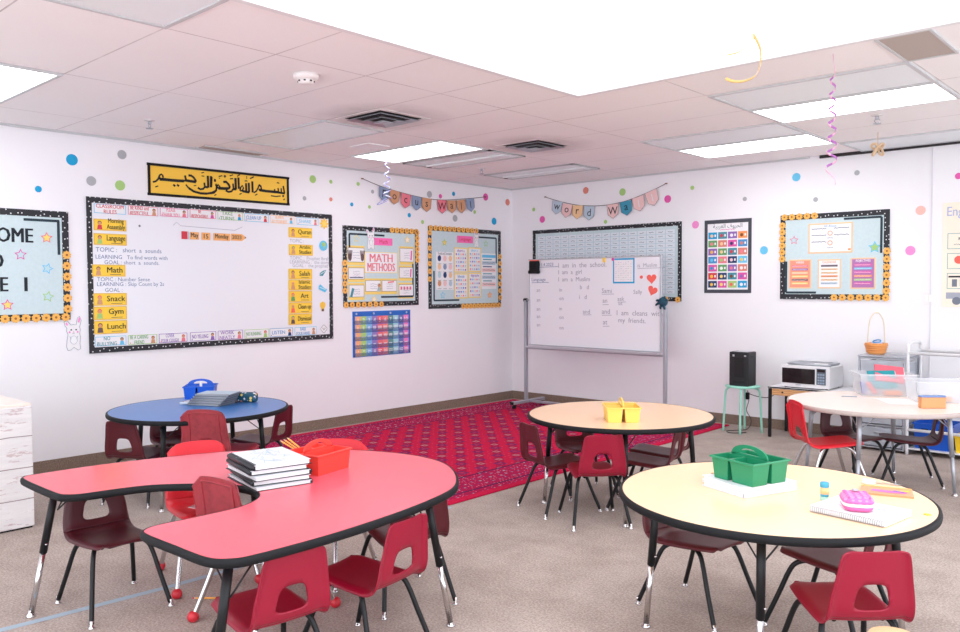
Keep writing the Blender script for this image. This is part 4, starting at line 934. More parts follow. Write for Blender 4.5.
# ------------------------------------------------------------------ chairs
PROF = [(.168,.312,.096),(.178,.322,.108),(.172,.334,.122),(.14,.339,.140),(.08,.335,.148),(.0,.327,.151),(-.08,.322,.153),(-.135,.322,.154),(-.168,.338,.152),(-.182,.372,.149),(-.188,.42,.143),(-.197,.48,.132),(-.206,.54,.122),(-.210,.566,.114),(-.211,.574,.102)]
def shell_geo(tall=False):
    rows = smooth_path([Vector((y, z, w)) for y, z, w in PROF], 4); NU = 28; V = []; ts = []
    for i, p in enumerate(rows):
        a = rows[max(0, i-1)]; b = rows[min(len(rows)-1, i+1)]; d = Vector((0, b.x-a.x, b.y-a.y)).normalized()
        nrm = Vector((0, -d.z, d.y))          # towards underside / behind
        back = max(0., min(1., (p.y-.34)/.06)) if p.x < -.1 else 0.
        for k in range(NU+1):
            u = -1+2*k/NU; e = max(0., (abs(u)-.74)/.26)
            q = Vector((u*p.z, p.x, p.y)) - nrm*(-.017*e*e)
            q += nrm*((.008+.004*back)*(1-u*u))
            if tall and p.y > .45 and p.x < -.1:
                g_ = min(1., (p.y-.45)/.12); q.x *= 1+.14*g_+(.14*max(0., (p.y-.56)/.02) if p.y > .56 else 0); q.z += (.012-.014*u*u-.028*u**8)*g_
            V.append(q)
    F = []
    for i in range(len(rows)-1):
        for k in range(NU):
            a = i*(NU+1)+k; F.append((i, [a, a+1, a+NU+2, a+NU+1]))
    # hand hole: rounded trapezoid in (x, z) of the back
    zc, hh = (.385, .030) if tall else (.412, .047)
    def inside(q):
        s = (q.z-zc)/hh; w = .056-.010*s
        return (abs(q.x)/w)**4+abs(s)**4
    keep = []; hole_rows = set()
    for i, f in F:
        c = sum((V[j] for j in f), Vector())/4
        if c.y < -.15 and inside(c) < 1: continue
        keep.append((i, f))
    cnt = {}
    for i, f in keep:
        for a, b in zip(f, f[1:]+f[:1]): cnt[frozenset((a, b))] = cnt.get(frozenset((a, b)), 0)+1
    bv = {v for e, n in cnt.items() if n == 1 for v in e}
    for v in bv:
        q = V[v]
        if q.y < -.15 and abs(q.x) < .085 and .33 < q.z < .49:
            for _ in range(6):
                s = inside(q)**.25
                q.x /= s; q.z = zc+(q.z-zc)/s
    split = next(i for i, p in enumerate(rows) if p.x < -.15 and p.y > .335)
    return V, [f for i, f in keep if i < split], [f for i, f in keep if i >= split], NU
SHELL = {False: shell_geo(), True: shell_geo(True)}
def shell_mesh(name, faces, mat, SV):
    used = sorted({v for f in faces for v in f}); ix = {v: i for i, v in enumerate(used)}
    me = bpy.data.meshes.new(name); me.from_pydata([SV[v] for v in used], [], [[ix[v] for v in f] for f in faces])
    me.polygons.foreach_set('use_smooth', [True]*len(me.polygons)); me.materials.append(M[mat]); me.update(); return me
def make_chair(mat, legs, name='school_chair'):
    t = thing(name, 'chair', 'chair')
    tall = legs != 'black'; SV, SF, BF, NU = SHELL[tall]
    for nm, fs in (('seat', SF), ('backrest', BF)):
        o = bpy.data.objects.new(nm, shell_mesh(nm, fs, mat, SV)); COL.objects.link(o); o.parent = t
        m = o.modifiers.new('thickness', 'SOLIDIFY'); m.thickness = .007; m.offset = 1
    if tall:          # moulded U shaped ridge on the rear of the tall backs
        nr = len(SV)//(NU+1); col = lambda i, k: SV[i*(NU+1)+k]+Vector((0, -.008, 0))
        top = nr-7; b0 = nr-21
        P = [col(i, 5) for i in range(b0, top)]+[col(top, k) for k in range(5, NU-4)]+[col(i, NU-5) for i in range(top-1, b0-1, -1)]
        MB(mat).tube(P, .004, 6).build('back_ridge', o)
    metal = 'metal_black' if legs == 'black' else 'chrome'
    f = MB(metal)
    for s in (-1, 1): f.tube([(s*.085, .10, .306), (s*.085, -.11, .300)], .009, 8)
    f.tube([(-.085, .06, .303), (.085, .06, .303)], .007, 8); f.tube([(-.085, -.08, .30), (.085, -.08, .30)], .007, 8)
    f.build('seat_frame', t)
    for sx in (-1, 1):
        for sy in (-1, 1):
            P = smooth_path([(sx*.07, sy*.015, .302), (sx*.095, sy*.05, .303), (sx*.118, sy*.09, .288), (sx*.132, sy*.115, .25), (sx*.152, sy*.155, .14), (sx*.174, sy*.202, .018)], 5)
            l = MB(metal).tube(P, .0105, 10).build('leg', t)
            e = (sx*.175, sy*.204, 0)
            if legs == 'ball': MB('ball_red').lathe([(.001, 0), (.013, .002), (.021, .011), (.023, .021), (.019, .033), (.011, .041)], e, 14).build('ball_foot', l)
            else: MB('chrome').lathe([(.014, 0), (.015, .003), (.013, .007), (.007, .012), (.0085, .034)], e, 14).build('glide', l)
    return t
PROTO = {}
def chair(x, y, deg, mat, legs, label, group, s=1.):
    k = (mat, legs)
    if k not in PROTO: o = PROTO[k] = make_chair(mat, legs); o['label'] = label; o['group'] = group; o.location = (x, y, 0); o.rotation_euler = (0, 0, R(deg-90))
    else: o = dup(PROTO[k], (x, y, 0), R(deg-90), label, group)
    o.scale = (s, s, s); return o
G1, G2, G3, G4, G5 = 'chairs round the red horseshoe table', 'chairs round the blue table', 'chairs round the farther yellow table', 'chairs round the nearer yellow table', 'chairs round the beige table'
chair(3.092, -6.48, -2, 'chair_dark', 'black', 'dark maroon chair under the left arm of the red horseshoe table', G1)
chair(3.71, -6.075, 98, 'chair_scuffed', 'ball', 'scuffed maroon chair with red ball feet standing in the notch of the red table', G1, 1.14)
chair(3.08, -6.0, -17, 'chair_red', 'ball', 'bright red chair with arched back behind the red table, left of the notebook stack', G1, 1.11)
chair(3.455, -5.58, -65, 'chair_red', 'chrome', 'bright red chair behind the red table, its back just above the red caddy', G1, 1.10)
chair(4.335, -6.475, 174, 'chair_crimson', 'black', 'crimson chair nearest the bottom edge, pushed under the red table corner', G1)
chair(4.335, -6.02, 188, 'chair_crimson', 'black', 'crimson chair at the right side of the red table, seat showing', G1)
chair(4.009, -5.526, 161, 'chair_maroon', 'black', 'maroon chair mostly hidden under the round right end of the red table', G1)
chair(1.355, -5.525, 119, 'chair_maroon', 'black', 'maroon chair at the left of the blue table', G2)
chair(1.956, -5.253, 121, 'chair_scuffed', 'chrome', 'scuffed maroon chair with its tall back in front of the blue table', G2, 1.18)
chair(1.50, -4.715, 206, 'chair_maroon', 'black', 'maroon chair at the right of the blue table beside the rug', G2)
chair(1.111, -5.153, -12, 'chair_maroon', 'black', 'maroon chair at the far side of the blue table by the wall', G2)
chair(3.64, -3.825, 68.5, 'chair_maroon', 'black', 'maroon chair at the left of the farther yellow table, on the rug edge', G3)
chair(3.965, -3.895, 139, 'chair_crimson', 'black', 'crimson chair with its back to us in front of the farther yellow table', G3)
chair(3.51, -3.36, -34, 'chair_maroon', 'black', 'maroon chair on the far left side of the farther yellow table', G3)
chair(4.05, -3.43, 195, 'chair_maroon', 'black', 'maroon chair under the right part of farther yellow table, nearer of two', G3)
chair(3.95, -3.11, 195, 'chair_maroon', 'black', 'maroon chair under the right part of farther yellow table, farther of two', G3)
chair(5.105, -4.72, -8, 'chair_maroon', 'black', 'maroon chair under the left side of the nearer yellow table', G4)
chair(5.63, -4.56, 172, 'chair_maroon', 'black', 'maroon chair under the middle of the nearer yellow table', G4)
chair(5.845, -5.05, 134, 'chair_crimson', 'black', 'crimson chair with its back to us at the front of nearer yellow table', G4)
chair(4.775, -2.17, 43, 'chair_red', 'chrome', 'bright red chair with chrome legs at the left of the beige table', G5, 1.1)
chair(4.80, -1.70, -29, 'chair_dark', 'black', 'dark maroon chair under the beige table, left of the grey table leg', G5)
chair(5.11, -1.53, 206, 'chair_dark', 'black', 'dark maroon chair at the right of beige table before the white rack', G5)

# ------------------------------------------------------------------ tables
def table_leg(t, top, foot, ztop, up, low, zs=.27):
    T, F_ = Vector((top[0], top[1], ztop)), Vector((foot[0], foot[1], 0))
    pt = lambda z: F_+(T-F_)*(z/ztop)
    l = MB(up).tube([pt(ztop), pt(zs)], .0165, 12).build('leg', t)
    MB(low).tube([pt(zs+.02), pt(.018)], .0125, 12).build('leg_extension', l)
    MB('chrome').lathe([(.02, 0), (.021, .004), (.016, .012), (.009, .02), (.009, .03)], tuple(F_), 14).build('glide', l)
    MB('chrome').lathe([(.001, -.004), (.006, -.003), (.006, .003), (.001, .004)], tuple(pt(zs+.04)+Vector((.017, 0, 0))), 8).build('adjust_screw', l)
    c = Vector((0, 0, 0)); 
    return l
EP = [(-.014, 0), (.0, -.0005), (.006, .004), (.008, .015), (.006, .026), (.0, .0305), (-.004, .0305), (-.014, .029)]
TZ = .579
def round_table(name, label, x, y, r, top, edge, up, low, a0, group=None):
    t = thing(name, label, 'table', (x, y, 0), 0, group)
    out = [(r*math.cos(2*PI*k/96), r*math.sin(2*PI*k/96)) for k in range(96)]
    MB(top).prism([(px*(r-.013)/r, py*(r-.013)/r) for px, py in out], TZ, TZ+.030).build('tabletop', t)
    MB(edge).sweep([(px*(r-.008)/r, py*(r-.008)/r) for px, py in out], [(o, TZ+z) for o, z in EP]).build('edge_band', t)
    for k in range(4):
        a = R(a0+90*k-(8 if a0 == 207 and k == 1 else 0)); d = (math.cos(a), math.sin(a)); p = (-d[1], d[0])
        table_leg(t, (d[0]*.455, d[1]*.455), (d[0]*.5, d[1]*.5), TZ, up, low)
        f = MB('wire_black' if up == 'metal_black' else up)
        for s in (-1, 1): f.tube([(d[0]*.465, d[1]*.465, TZ-.12), (d[0]*.36+p[0]*s*.10, d[1]*.36+p[1]*s*.10, TZ-.002)], .0035, 6)
        f.build('leg_brace', t)
        MB('metal_black' if up == 'metal_black' else up).box(d[0]*.45, d[1]*.45, TZ-.004, .09, .09, .008, 0, a).build('leg_plate', t)
    return t
round_table('round_table', 'nearer round yellow table holding the green caddy', 5.483, -4.834, .612, 'laminate_yellow', 'edge_black', 'metal_black', 'chrome', 207, 'round yellow tables')
round_table('round_table', 'farther round yellow table on the rug edge holding the yellow caddy', 3.882, -3.478, .612, 'laminate_yellow', 'edge_black', 'metal_black', 'chrome', 217, 'round yellow tables')
round_table('round_table', 'round blue table by the left wall holding the blue caddy', 1.494, -5.176, .61, 'laminate_blue', 'edge_black', 'metal_black', 'chrome', 212)
round_table('round_table', 'round beige table with grey legs at the right holding clear bins', 4.98, -1.79, .615, 'laminate_beige', 'edge_grey', 'metal_grey', 'metal_grey', 183)
HS = [(2.842,-6.73),(2.86,-6.44),(2.93,-6.15),(3.03,-5.88),(3.19,-5.66),(3.40,-5.47),(3.62,-5.345),(3.84,-5.285),(4.05,-5.305),(4.22,-5.395),(4.37,-5.525),(4.465,-5.66),(4.53,-5.88),(4.57,-6.12),(4.592,-6.39),(4.585,-6.66),(4.56,-6.74),(4.49,-6.785),(4.30,-6.795),
      (4.11,-6.80),(4.055,-6.78),(4.033,-6.72),(4.041,-6.593),(4.043,-6.484),(4.036,-6.387),(3.995,-6.30),(3.93,-6.24),(3.835,-6.208),(3.728,-6.218),(3.61,-6.285),(3.515,-6.375),(3.442,-6.47),(3.40,-6.6),(3.375,-6.72),(3.335,-6.775),(3.28,-6.79),(3.08,-6.795),(2.90,-6.79),(2.855,-6.77)]
cx, cy = 3.72, -6.05
out = smooth_path([Vector((x-cx, y-cy, 0)) for x, y in HS], 5, True); out = [(p.x, p.y) for p in out]
if sum(a[0]*b[1]-b[0]*a[1] for a, b in zip(out, out[1:]+out[:1])) < 0: out = out[::-1]
t = thing('horseshoe_table', 'large red horseshoe shaped table with black edge in the foreground', 'table', (cx, cy, 0))
bm = bmesh.new(); vs = [bm.verts.new((x, y, 0)) for x, y in out]; es = [bm.edges.new((vs[i], vs[(i+1) % len(vs)])) for i in range(len(vs))]
bmesh.ops.triangle_fill(bm, use_beauty=True, edges=es); bm.verts.index_update()
tri = [[v.index for v in f.verts] for f in bm.faces]; bm.free(); n = len(out)
f = MB('laminate_red'); f.add([(x, y, TZ+.0302) for x, y in out]+[(x, y, TZ) for x, y in out], [q if (Vector((*out[q[1]],0))-Vector((*out[q[0]],0))).cross(Vector((*out[q[2]],0))-Vector((*out[q[0]],0))).z > 0 else q[::-1] for q in tri]+[[i+n for i in (q[::-1] if (Vector((*out[q[1]],0))-Vector((*out[q[0]],0))).cross(Vector((*out[q[2]],0))-Vector((*out[q[0]],0))).z > 0 else q)] for q in tri]+[[n+i, n+(i+1) % n, (i+1) % n, i] for i in range(n)])
f.build('tabletop', t)
MB('edge_black').sweep(out, [(o, TZ+z) for o, z in EP]).build('edge_band', t)
for (tx, ty), (fx, fy) in (((2.935,-6.66),(2.955,-6.79)), ((4.47,-6.69),(4.50,-6.80)), ((4.37,-5.71),(4.41,-5.61)), ((3.16,-5.80),(3.10,-5.72))):
    table_leg(t, (tx-cx, ty-cy), (fx-cx, fy-cy), TZ, 'metal_black', 'chrome')
    d = Vector((tx-cx, ty-cy, 0)).normalized(); p = Vector((-d.y, d.x, 0)); g = MB('wire_black'); b = Vector((tx-cx, ty-cy, 0))
    for s in (-1, 1): g.tube([b+Vector((0, 0, TZ-.13)), b-d*.11+p*s*.09+Vector((0, 0, TZ-.002))], .0035, 6)
    g.build('leg_brace', t)
    MB('metal_black').box(tx-cx, ty-cy, TZ-.004, .09, .09, .008).build('leg_plate', t)
TOP = TZ+.0305

# ------------------------------------------------------------------ caddies
def caddy(x, y, z, deg, mat, label, w=.222, d=.205, h=.092):
    t = thing('desk_caddy', label, 'caddy', (x, y, z), R(deg), 'plastic desk caddies')
    f = MB(mat)
    def pocket(x0, x1, y0, y1, tp=.008, th=.0025):
        o = [(x0,y0),(x1,y0),(x1,y1),(x0,y1)]; b = [(x0+tp,y0+tp),(x1-tp,y0+tp),(x1-tp,y1-tp),(x0+tp,y1-tp)]
        ins = lambda q, e: [(px+(e if px < (x0+x1)/2 else -e), py+(e if py < (y0+y1)/2 else -e)) for px, py in q]
        L = [[(px, py, 0) for px, py in b], [(px, py, h) for px, py in o], [(px, py, h) for px, py in ins(o, th)], [(px, py, th) for px, py in ins(b, th)]]
        vs = [p for l in L for p in l]; fs = [[3,2,1,0],[12,13,14,15]]
        for l in range(3):
            for k in range(4): m = (k+1) % 4; fs.append([l*4+k, l*4+m, l*4+4+m, l*4+4+k])
        f.add(vs, fs)
    W, D = w/2, d/2; g = .006
    pocket(-W, -W+w*.40, -D, -g); pocket(-W+w*.40+2*g, W, -D, -g); pocket(-W, W, g, D)
    bx = -W+w*.40+g
    for cx_, cy_, sx, sy in ((0, 0, w, 2*g+.004), (bx, -D/2, 2*g+.004, D)): f.box(cx_, cy_, h-.002, sx, sy, .004)
    f.build('tray', t)
    b = MB(mat); o = [(-W-.006,-D-.006),(W+.006,-D-.006),(W+.006,D+.006),(-W-.006,D+.006)]
    b.sweep(o, [(-.008, h-.001), (0, h-.006), (.002, h-.003), (0, h+.002), (-.008, h+.002)]); b.sm = [False]*len(b.sm); b.build('rim', t)
    # arched handle plate with a grip hole
    n = 20; O = [(-W*.86*math.cos(PI*k/n), h+.05*math.sin(PI*k/n)**.8) for k in range(n+1)]
    I = [(-W*.46*math.cos(PI*k/n), h+.009+.026*math.sin(PI*k/n)**.7) for k in range(n+1)]
    vs = [(px, s, pz) for s in (-.004, .004) for q in (O, I) for px, pz in q]; m = n+1; fs = []
    for k in range(n):
        fs += [[k, k+1, m+k+1, m+k], [2*m+k+1, 2*m+k, 3*m+k, 3*m+k+1], [k+1, k, 2*m+k, 2*m+k+1], [m+k, m+k+1, 3*m+k+1, 3*m+k]]
    hb = MB(mat).add(vs, fs); hb.box(0, 0, h+.004, W*1.72, .008, .014); hb.build('handle', t)
    return t
caddy(5.387, -4.826, .6493, -18, 'caddy_green', 'green plastic caddy standing on two white binders')
caddy(1.0, -4.90, TOP, 53, 'caddy_blue', 'blue plastic caddy on the blue table')
caddy(4.03, -3.69, TOP, -49, 'caddy_yellow', 'yellow plastic caddy on the farther yellow table')
caddy(3.737, -5.803, TOP, -78, 'caddy_red', 'red plastic caddy behind the notebook stack on red table')
for k, (bx, by, tx, ty, tz, l) in enumerate(((3.602,-5.761,3.432,-5.846,.095,'leftmost of the three yellow pencils leaning out of the red caddy'), (3.618,-5.758,3.462,-5.836,.10,'middle of the three yellow pencils leaning out of the red caddy'), (3.634,-5.756,3.495,-5.826,.105,'rightmost of the three yellow pencils leaning out of the red caddy'))):
    o = bpy.data.objects.new('pencil', PENCIL); COL.objects.link(o); o.location = (bx, by, TOP+.03)
    o.rotation_mode = 'QUATERNION'; o.rotation_quaternion = Vector((tx-bx, ty-by, tz)).to_track_quat('Z', 'Y')
    tag(o, l, 'pencil', 'pencils in the red caddy')
o = MB('glue_peach').lathe([(.009, 0), (.009, .09)], seg=12); o.use('white').lathe([(.0095, .06), (.0095, .10), (.004, .108)], seg=12)
tag(o.build('marker', loc=(1.06, -4.93, TOP+.02)), 'short white and peach marker standing in the blue caddy', 'marker')

# ------------------------------------------------------------------ books and things on the tables
def comb_book(x, y, z, deg, w, d, h, label, group, spine='cover_black', page='paper', side=-1, cover='paper', pic=False):
    """comb bound book: spine along the long side at local y = side*d/2"""
    t = thing('comb_bound_book', label, 'notebook', (x, y, z), R(deg), group)
    MB(page).box(0, 0, h/2, w, d-.012, h-.003).build('pages', t)
    c = Flat(cover); c.slab(-w/2-.003, -d/2, w/2+.003, d/2, cover, .0012)
    if pic:
        for _ in range(26):
            a, b = random.uniform(-.42, .42)*w, random.uniform(-.42, .42)*d
            c.line([(a, b), (a+random.uniform(-.05, .05), b+random.uniform(-.03, .03)), (a+random.uniform(-.06, .06), b+random.uniform(-.04, .04))], .0035, random.choice(['pen_mist', 'paper_blue', 'pen_mist', 'pen_mist']), 1)
    c.build('cover', t, loc=(0, 0, h))
    MB('cover_black').box(0, 0, .0012, w+.008, d+.008, .0024).build('back_cover', t)
    s = MB(spine); s.tube([(-w*.48, side*d/2, h*.5), (w*.48, side*d/2, h*.5)], h*.56, 10)
    for k in range(18): s.tube([(-w*.46+w*.92*k/17, side*(d/2+h*.1), h*1.02), (-w*.46+w*.92*k/17, side*(d/2-.012), h*1.05)], .0025, 5)
    s.build('comb_spine', t)
    return t
C('book_cover', (222,228,234), .5); C('page_white', (232,230,232), .7)
BG = 'comb bound books stacked on the red table'
ord_ = ['bottom', 'second', 'third', 'fourth', 'top']
zz = TOP
for k, (dx_, dy_, a, side, hh) in enumerate(((.016, -.008, -11, 1, .015), (.0, .006, -15, -1, .019), (.006, -.008, -10, 1, .019), (-.014, .0, -14, -1, .019), (-.004, .004, -12, -1, .021))):
    comb_book(3.735+dx_, -6.065+dy_, zz, a, .325, .25, hh, '%s black spined book of the stack on the red table%s' % (ord_[k], ', pale drawing on cover' if k == 4 else ''), BG, side=side, pic=(k == 4), cover='book_cover', page='page_white'); zz += hh+.0025
zz = TOP
C('spine_grey', (150,154,160), .5)
BG2 = 'grey notebooks stacked on the blue table'
for k in range(5):
    comb_book(1.405+.012*k, -5.035+.006*k, zz, 24+3*k, .27-.004*k, .20, .015, '%s grey notebook of the slanting stack on the blue table' % ord_[k], BG2, side=-1, cover='ink_grey' if k < 4 else 'pen_mist', spine='spine_grey', page='ink_soft'); zz += .0175
t = thing('pencil_case', 'dark teal pencil case with a bright pattern on the blue table', 'pencil case', (1.50, -4.82, TOP), R(32))
MB('case_pattern').box(0, 0, .037, .19, .065, .072, .02, seg=4).build('body', t)
f = MB('case_teal').tube([(-.085, 0, .072), (.085, 0, .072)], .0035, 6); f.build('zip', t)
MB('metal_grey').box(.075, 0, .078, .014, .006, .006, .002).build('zip_pull', t)
o = MB('pouch_clear').box(0, 0, .011, .15, .11, .02, .009, seg=3); o.use('paper').box(.0, 0, .0225, .10, .06, .001)
tag(o.build('clear_pouch', loc=(1.30, -5.13, TOP), rotz=R(35)), 'clear plastic pouch in front of the grey notebooks', 'pouch')

C('binder_white', (224,226,233), .4)
def binder(x, y, z, deg, label):
    t = thing('ring_binder', label, 'binder', (x, y, z), R(deg), 'white binders under the green caddy')
    f = MB('binder_white'); f.box(0, 0, .0012, .245, .29, .0024, .001); f.box(0, 0, .0183, .245, .29, .0024, .001); f.box(.1215, 0, .0098, .0024, .29, .018, .001)
    f.build('cover', t)
    MB('white').box(-.005, 0, .0095, .225, .275, .014).build('pages', t)
    for s in (-.09, 0, .09):
        MB('brass').tube([(-.118+.013*math.cos(a), s, .0098+.013*math.sin(a)) for a in [2*PI*k/14 for k in range(14)]], .002, 6, True).build('ring', t)
binder(5.378, -4.81, TOP, -21, 'lower white binder under the green caddy'); binder(5.372, -4.800, TOP+.0198, -25, 'upper white binder directly under the green caddy')
t = thing('glue_stick', 'blue and peach glue stick standing on the nearer yellow table', 'glue stick', (5.686, -4.805, TOP))
MB('glue_clear').lathe([(.0155, 0), (.0165, .002), (.0165, .014), (.0155, .016)], seg=18).build('base', t)
f = MB('glue_blue').lathe([(.0155, .016), (.0155, .026)], seg=18); f.use('glue_peach').lathe([(.0158, .026), (.0158, .052)], seg=18); f.build('barrel', t)
MB('glue_blue').lathe([(.0155, .052), (.017, .054), (.017, .068), (.015, .072), (.001, .073)], seg=18).build('cap', t)
t = thing('spiral_notebook', 'white spiral notebook under the pink pencil case', 'notebook', (5.854, -4.917, TOP), R(-7.5))
MB('white').box(0, .004, .012, .276, .21, .02).build('pages', t)
c = Flat('paper'); c.slab(-.138, -.101, .138, .112, 'paper', .0015)
for k in range(9): c.wiggle(random.uniform(-.1, .0), random.uniform(.03, .12), -.08+.02*k, .012, 'pen_mist', 1, .003)
for k in range(4): c.line([(.05+.02*k, .0), (.06+.02*k, .03), (.045+.02*k, .04)], .003, ('dot_sky', 'pink_ink', 'pen_rose', 'dot_sky')[k], 1)
c.build('cover', t, loc=(0, 0, .0238))
for k in range(30):
    if k % 1 == 0: pass
f = MB('metal_grey')
for k in range(34): f.tube([(-.13+.0079*k, -.104+.010*math.cos(a)-.004, .012+.0115*math.sin(a)) for a in [2*PI*j/9 for j in range(9)]], .0013, 4, True)
f.build('spiral_wire', t)
t = thing('pencil_case', 'pink quilted hard pencil case on the white spiral notebook', 'pencil case', (5.848, -4.935, TOP+.0255), R(28))
def rrect(w, d, r, n=6):
    return [(sx*(w/2-r)+r*math.cos(a0+PI/2*k/n), sy*(d/2-r)+r*math.sin(a0+PI/2*k/n)) for sx, sy, a0 in ((1,1,0),(-1,1,PI/2),(-1,-1,PI),(1,-1,1.5*PI)) for k in range(n+1)]
def pillow(f, w, d, r, prof):
    n = 28; L = [[(x, y, z) for x, y in rrect(w-2*i, d-2*i, max(.004, r-i))] for i, z in prof]; m = len(L[0])
    f.add([q for l in L for q in l], [list(range(m))[::-1], [(len(L)-1)*m+k for k in range(m)]]+[[l*m+k, l*m+(k+1) % m, (l+1)*m+(k+1) % m, (l+1)*m+k] for l in range(len(L)-1) for k in range(m)], True); return f
pillow(MB('paper'), .104, .132, .035, [(0, .018), (0, .03)]).build('middle_band', t)
pillow(MB('case_pink_deep'), .102, .130, .034, [(.012, 0), (.003, .005), (0, .012), (0, .018)]).build('lower_shell', t)
o = pillow(MB('quilt_pink'), .108, .136, .037, [(0, .03), (0, .036), (.003, .044), (.012, .050), (.025, .053)])
for i in range(4):
    for j in range(5): o.lathe([(.011, 0), (.008, .003), (.001, .005)], (-.033+.022*i, -.044+.022*j, .0505), 10)
o.build('quilted_lid', t)
MB('metal_grey').lathe([(.012, 0), (.011, .006), (.001, .008)], (.0, .03, .057), 12).build('badge', t)
t = thing('zip_pouch', 'flat orange zip pouch with pink pattern near the pink pencil case', 'pouch', (5.83, -4.515, TOP), R(18))
c = Flat('pouch_orange'); c.slab(-.095, -.065, .095, .065, 'pouch_orange', .007)
c.poly([(-.06, -.02), (.0, -.035), (.07, -.03), (.075, -.005), (.0, .005), (-.05, .012)], 'hot_pink', 1); c.poly([(.01, -.01), (.06, -.02), (.07, .0), (.03, .012)], 'purple_ink', 2); c.poly([(.03, .01), (.08, .0), (.085, .03)], 'sign_yellow', 2)
c.build('body', t, loc=(0, 0, .0072)); MB('peach_card').box(0, .060, .0085, .19, .008, .003, .001).build('zip', t)
t = thing('scissors', 'child scissors with cream handles behind the orange pouch', 'scissors', (5.765, -4.375, TOP), R(15))
for s in (-1, 1):
    MB('paper_cream').tube([(-.045+.024*math.cos(a), s*.022+.016*math.sin(a), .004) for a in [2*PI*k/16 for k in range(16)]], .004, 6, True).build('handle', t)
    g = Flat('silver'); g.poly([(-.022, s*.012), (-.02, s*.004), (.085, -s*.002), (.06, -s*.012)] if s > 0 else [(-.022, s*.012), (.06, -s*.012), (.085, -s*.002), (-.02, s*.004)], 'silver', 0)
    g.v = [(x, y, .004+s*.001) for x, y, z in g.v]; g.build('blade', t)
o = extrude_flat([(-.012, -.006), (.004, -.012), (.014, .0), (.004, .011), (-.010, .008)], 'yellow_card', .002)
tag(o.build('paper_scrap', loc=(6.041, -4.76, TOP+.0022)), 'tiny yellow paper scrap near the right edge of nearer yellow table', 'paper')
f = Flat('paper'); f.slab(-.05, -.035, .05, .035, 'paper', .002)
o = f.build('paper_slip', loc=(3.20, -6.10, .398), rotz=R(20)); tag(o, 'white paper slip on the seat of the red chair seen through the table notch', 'paper')
o.rotation_euler = (0, R(2), R(20))

# beige table things
def clear_bin(x, y, deg, label, w=.40, d=.27, h=.165):
    t = thing('storage_bin', label, 'storage bin', (x, y, TOP), R(deg), 'clear bins on the beige table')
    tp = .018; f = MB('bin_clear'); o = [(-w/2,-d/2),(w/2,-d/2),(w/2,d/2),(-w/2,d/2)]; b = [(px*(1-2*tp/w), py*(1-2*tp/d)) for px, py in o]
    vs = [(px, py, .002) for px, py in b]+[(px, py, h) for px, py in o]; f.add(vs, [[3,2,1,0]]+[[k, (k+1) % 4, 4+(k+1) % 4, 4+k] for k in range(4)])
    f.build('body', t)
    r = MB('bin_clear'); r.sweep([(px*1.005, py*1.005) for px, py in o], [(0, h-.006), (.008, h-.008), (.010, h), (.006, h+.004), (0, h+.004)]); r.sm = [False]*len(r.sm); r.build('rim', t)
    return t
clear_bin(4.89, -1.35, 32, 'clear plastic bin with red book sticking out, left on the beige table')
clear_bin(5.30, -1.48, 32, 'clear plastic bin at the right end of the beige table', .38, .26, .15)
def onbin(cx_, cy_, deg, x, y): return cx_+x*math.cos(R(deg))-y*math.sin(R(deg)), cy_+x*math.sin(R(deg))+y*math.cos(R(deg))
def slab_book(name, label, cat, mat, p, z, sx, sy, sz, rot, group=None):
    t = thing(name, label, cat, (*p, z), 0, group); t.rotation_euler = rot
    MB(mat).box(0, 0, 0, sx, sy, sz, .002).build('cover', t); MB('paper').box(.003, 0, 0, sx-.001, sy-.012, sz*.7).build('pages', t); return t
slab_book('picture_book', 'red pink book sticking up out of the clear bin', 'book', 'book_red', onbin(4.89, -1.35, 32, .05, .03), TOP+.155, .21, .15, .014, (R(50), R(6), R(30)))
slab_book('picture_book', 'teal book under the red pink book in the clear bin', 'book', 'book_teal', onbin(4.89, -1.35, 32, -.01, .0), TOP+.115, .20, .15, .012, (R(58), R(-2), R(32)))
def toy(name, label, mat, p, sx, sy, sz, rz, tilt=0.):
    o = MB(mat).box(0, 0, 0, sx, sy, sz, min(sx, sy, sz)*.3, seg=3).build(name); o.location = (*p, TOP+.006+sz/2); o.rotation_euler = (0, tilt, R(rz)); return tag(o, label, 'toy', 'toys in the clear bins')
toy('toy_block', 'orange flat toy at the bottom of the left clear bin', 'toy_orange', onbin(4.89, -1.35, 32, .05, -.06), .12, .07, .03, 32)
toy('toy_block', 'red wedge toy leaning in the left clear bin', 'toy_red', onbin(4.89, -1.35, 32, -.10, -.05), .03, .05, .10, 32, R(-34))
toy('toy_block', 'dull blue toy in the left corner of the left clear bin', 'toy_blue', onbin(4.89, -1.35, 32, -.145, -.0), .03, .06, .09, 32, R(-10))
toy('toy_block', 'tan toy block in the right clear bin', 'box_tan', onbin(5.30, -1.48, 32, .02, -.05), .10, .06, .035, 32)
t = thing('small_box', 'small tan box with a blue lid on the beige table', 'box', (5.355, -1.875, TOP), R(41))
MB('box_tan').box(0, 0, .038, .165, .05, .076, .004).build('body', t); MB('box_lid').box(0, 0, .081, .168, .053, .010, .003).build('lid', t)
f = Flat('paper'); f.slab(-.105, -.148, .105, .148, 'paper', .0008)
tag(f.build('paper_sheet', loc=(5.085, -1.685, TOP+.001), rotz=R(35)), 'white paper sheet on the beige table before the left clear bin', 'paper')
f = MB('ink_grey').lathe([(.004, 0), (.004, .10), (.001, .112)], seg=8); o = f.build('pen'); o.location = (4.79, -1.64, TOP+.0045); o.rotation_euler = (PI/2, 0, R(-60)); tag(o, 'grey pen lying on the beige table beside the bin', 'pen')

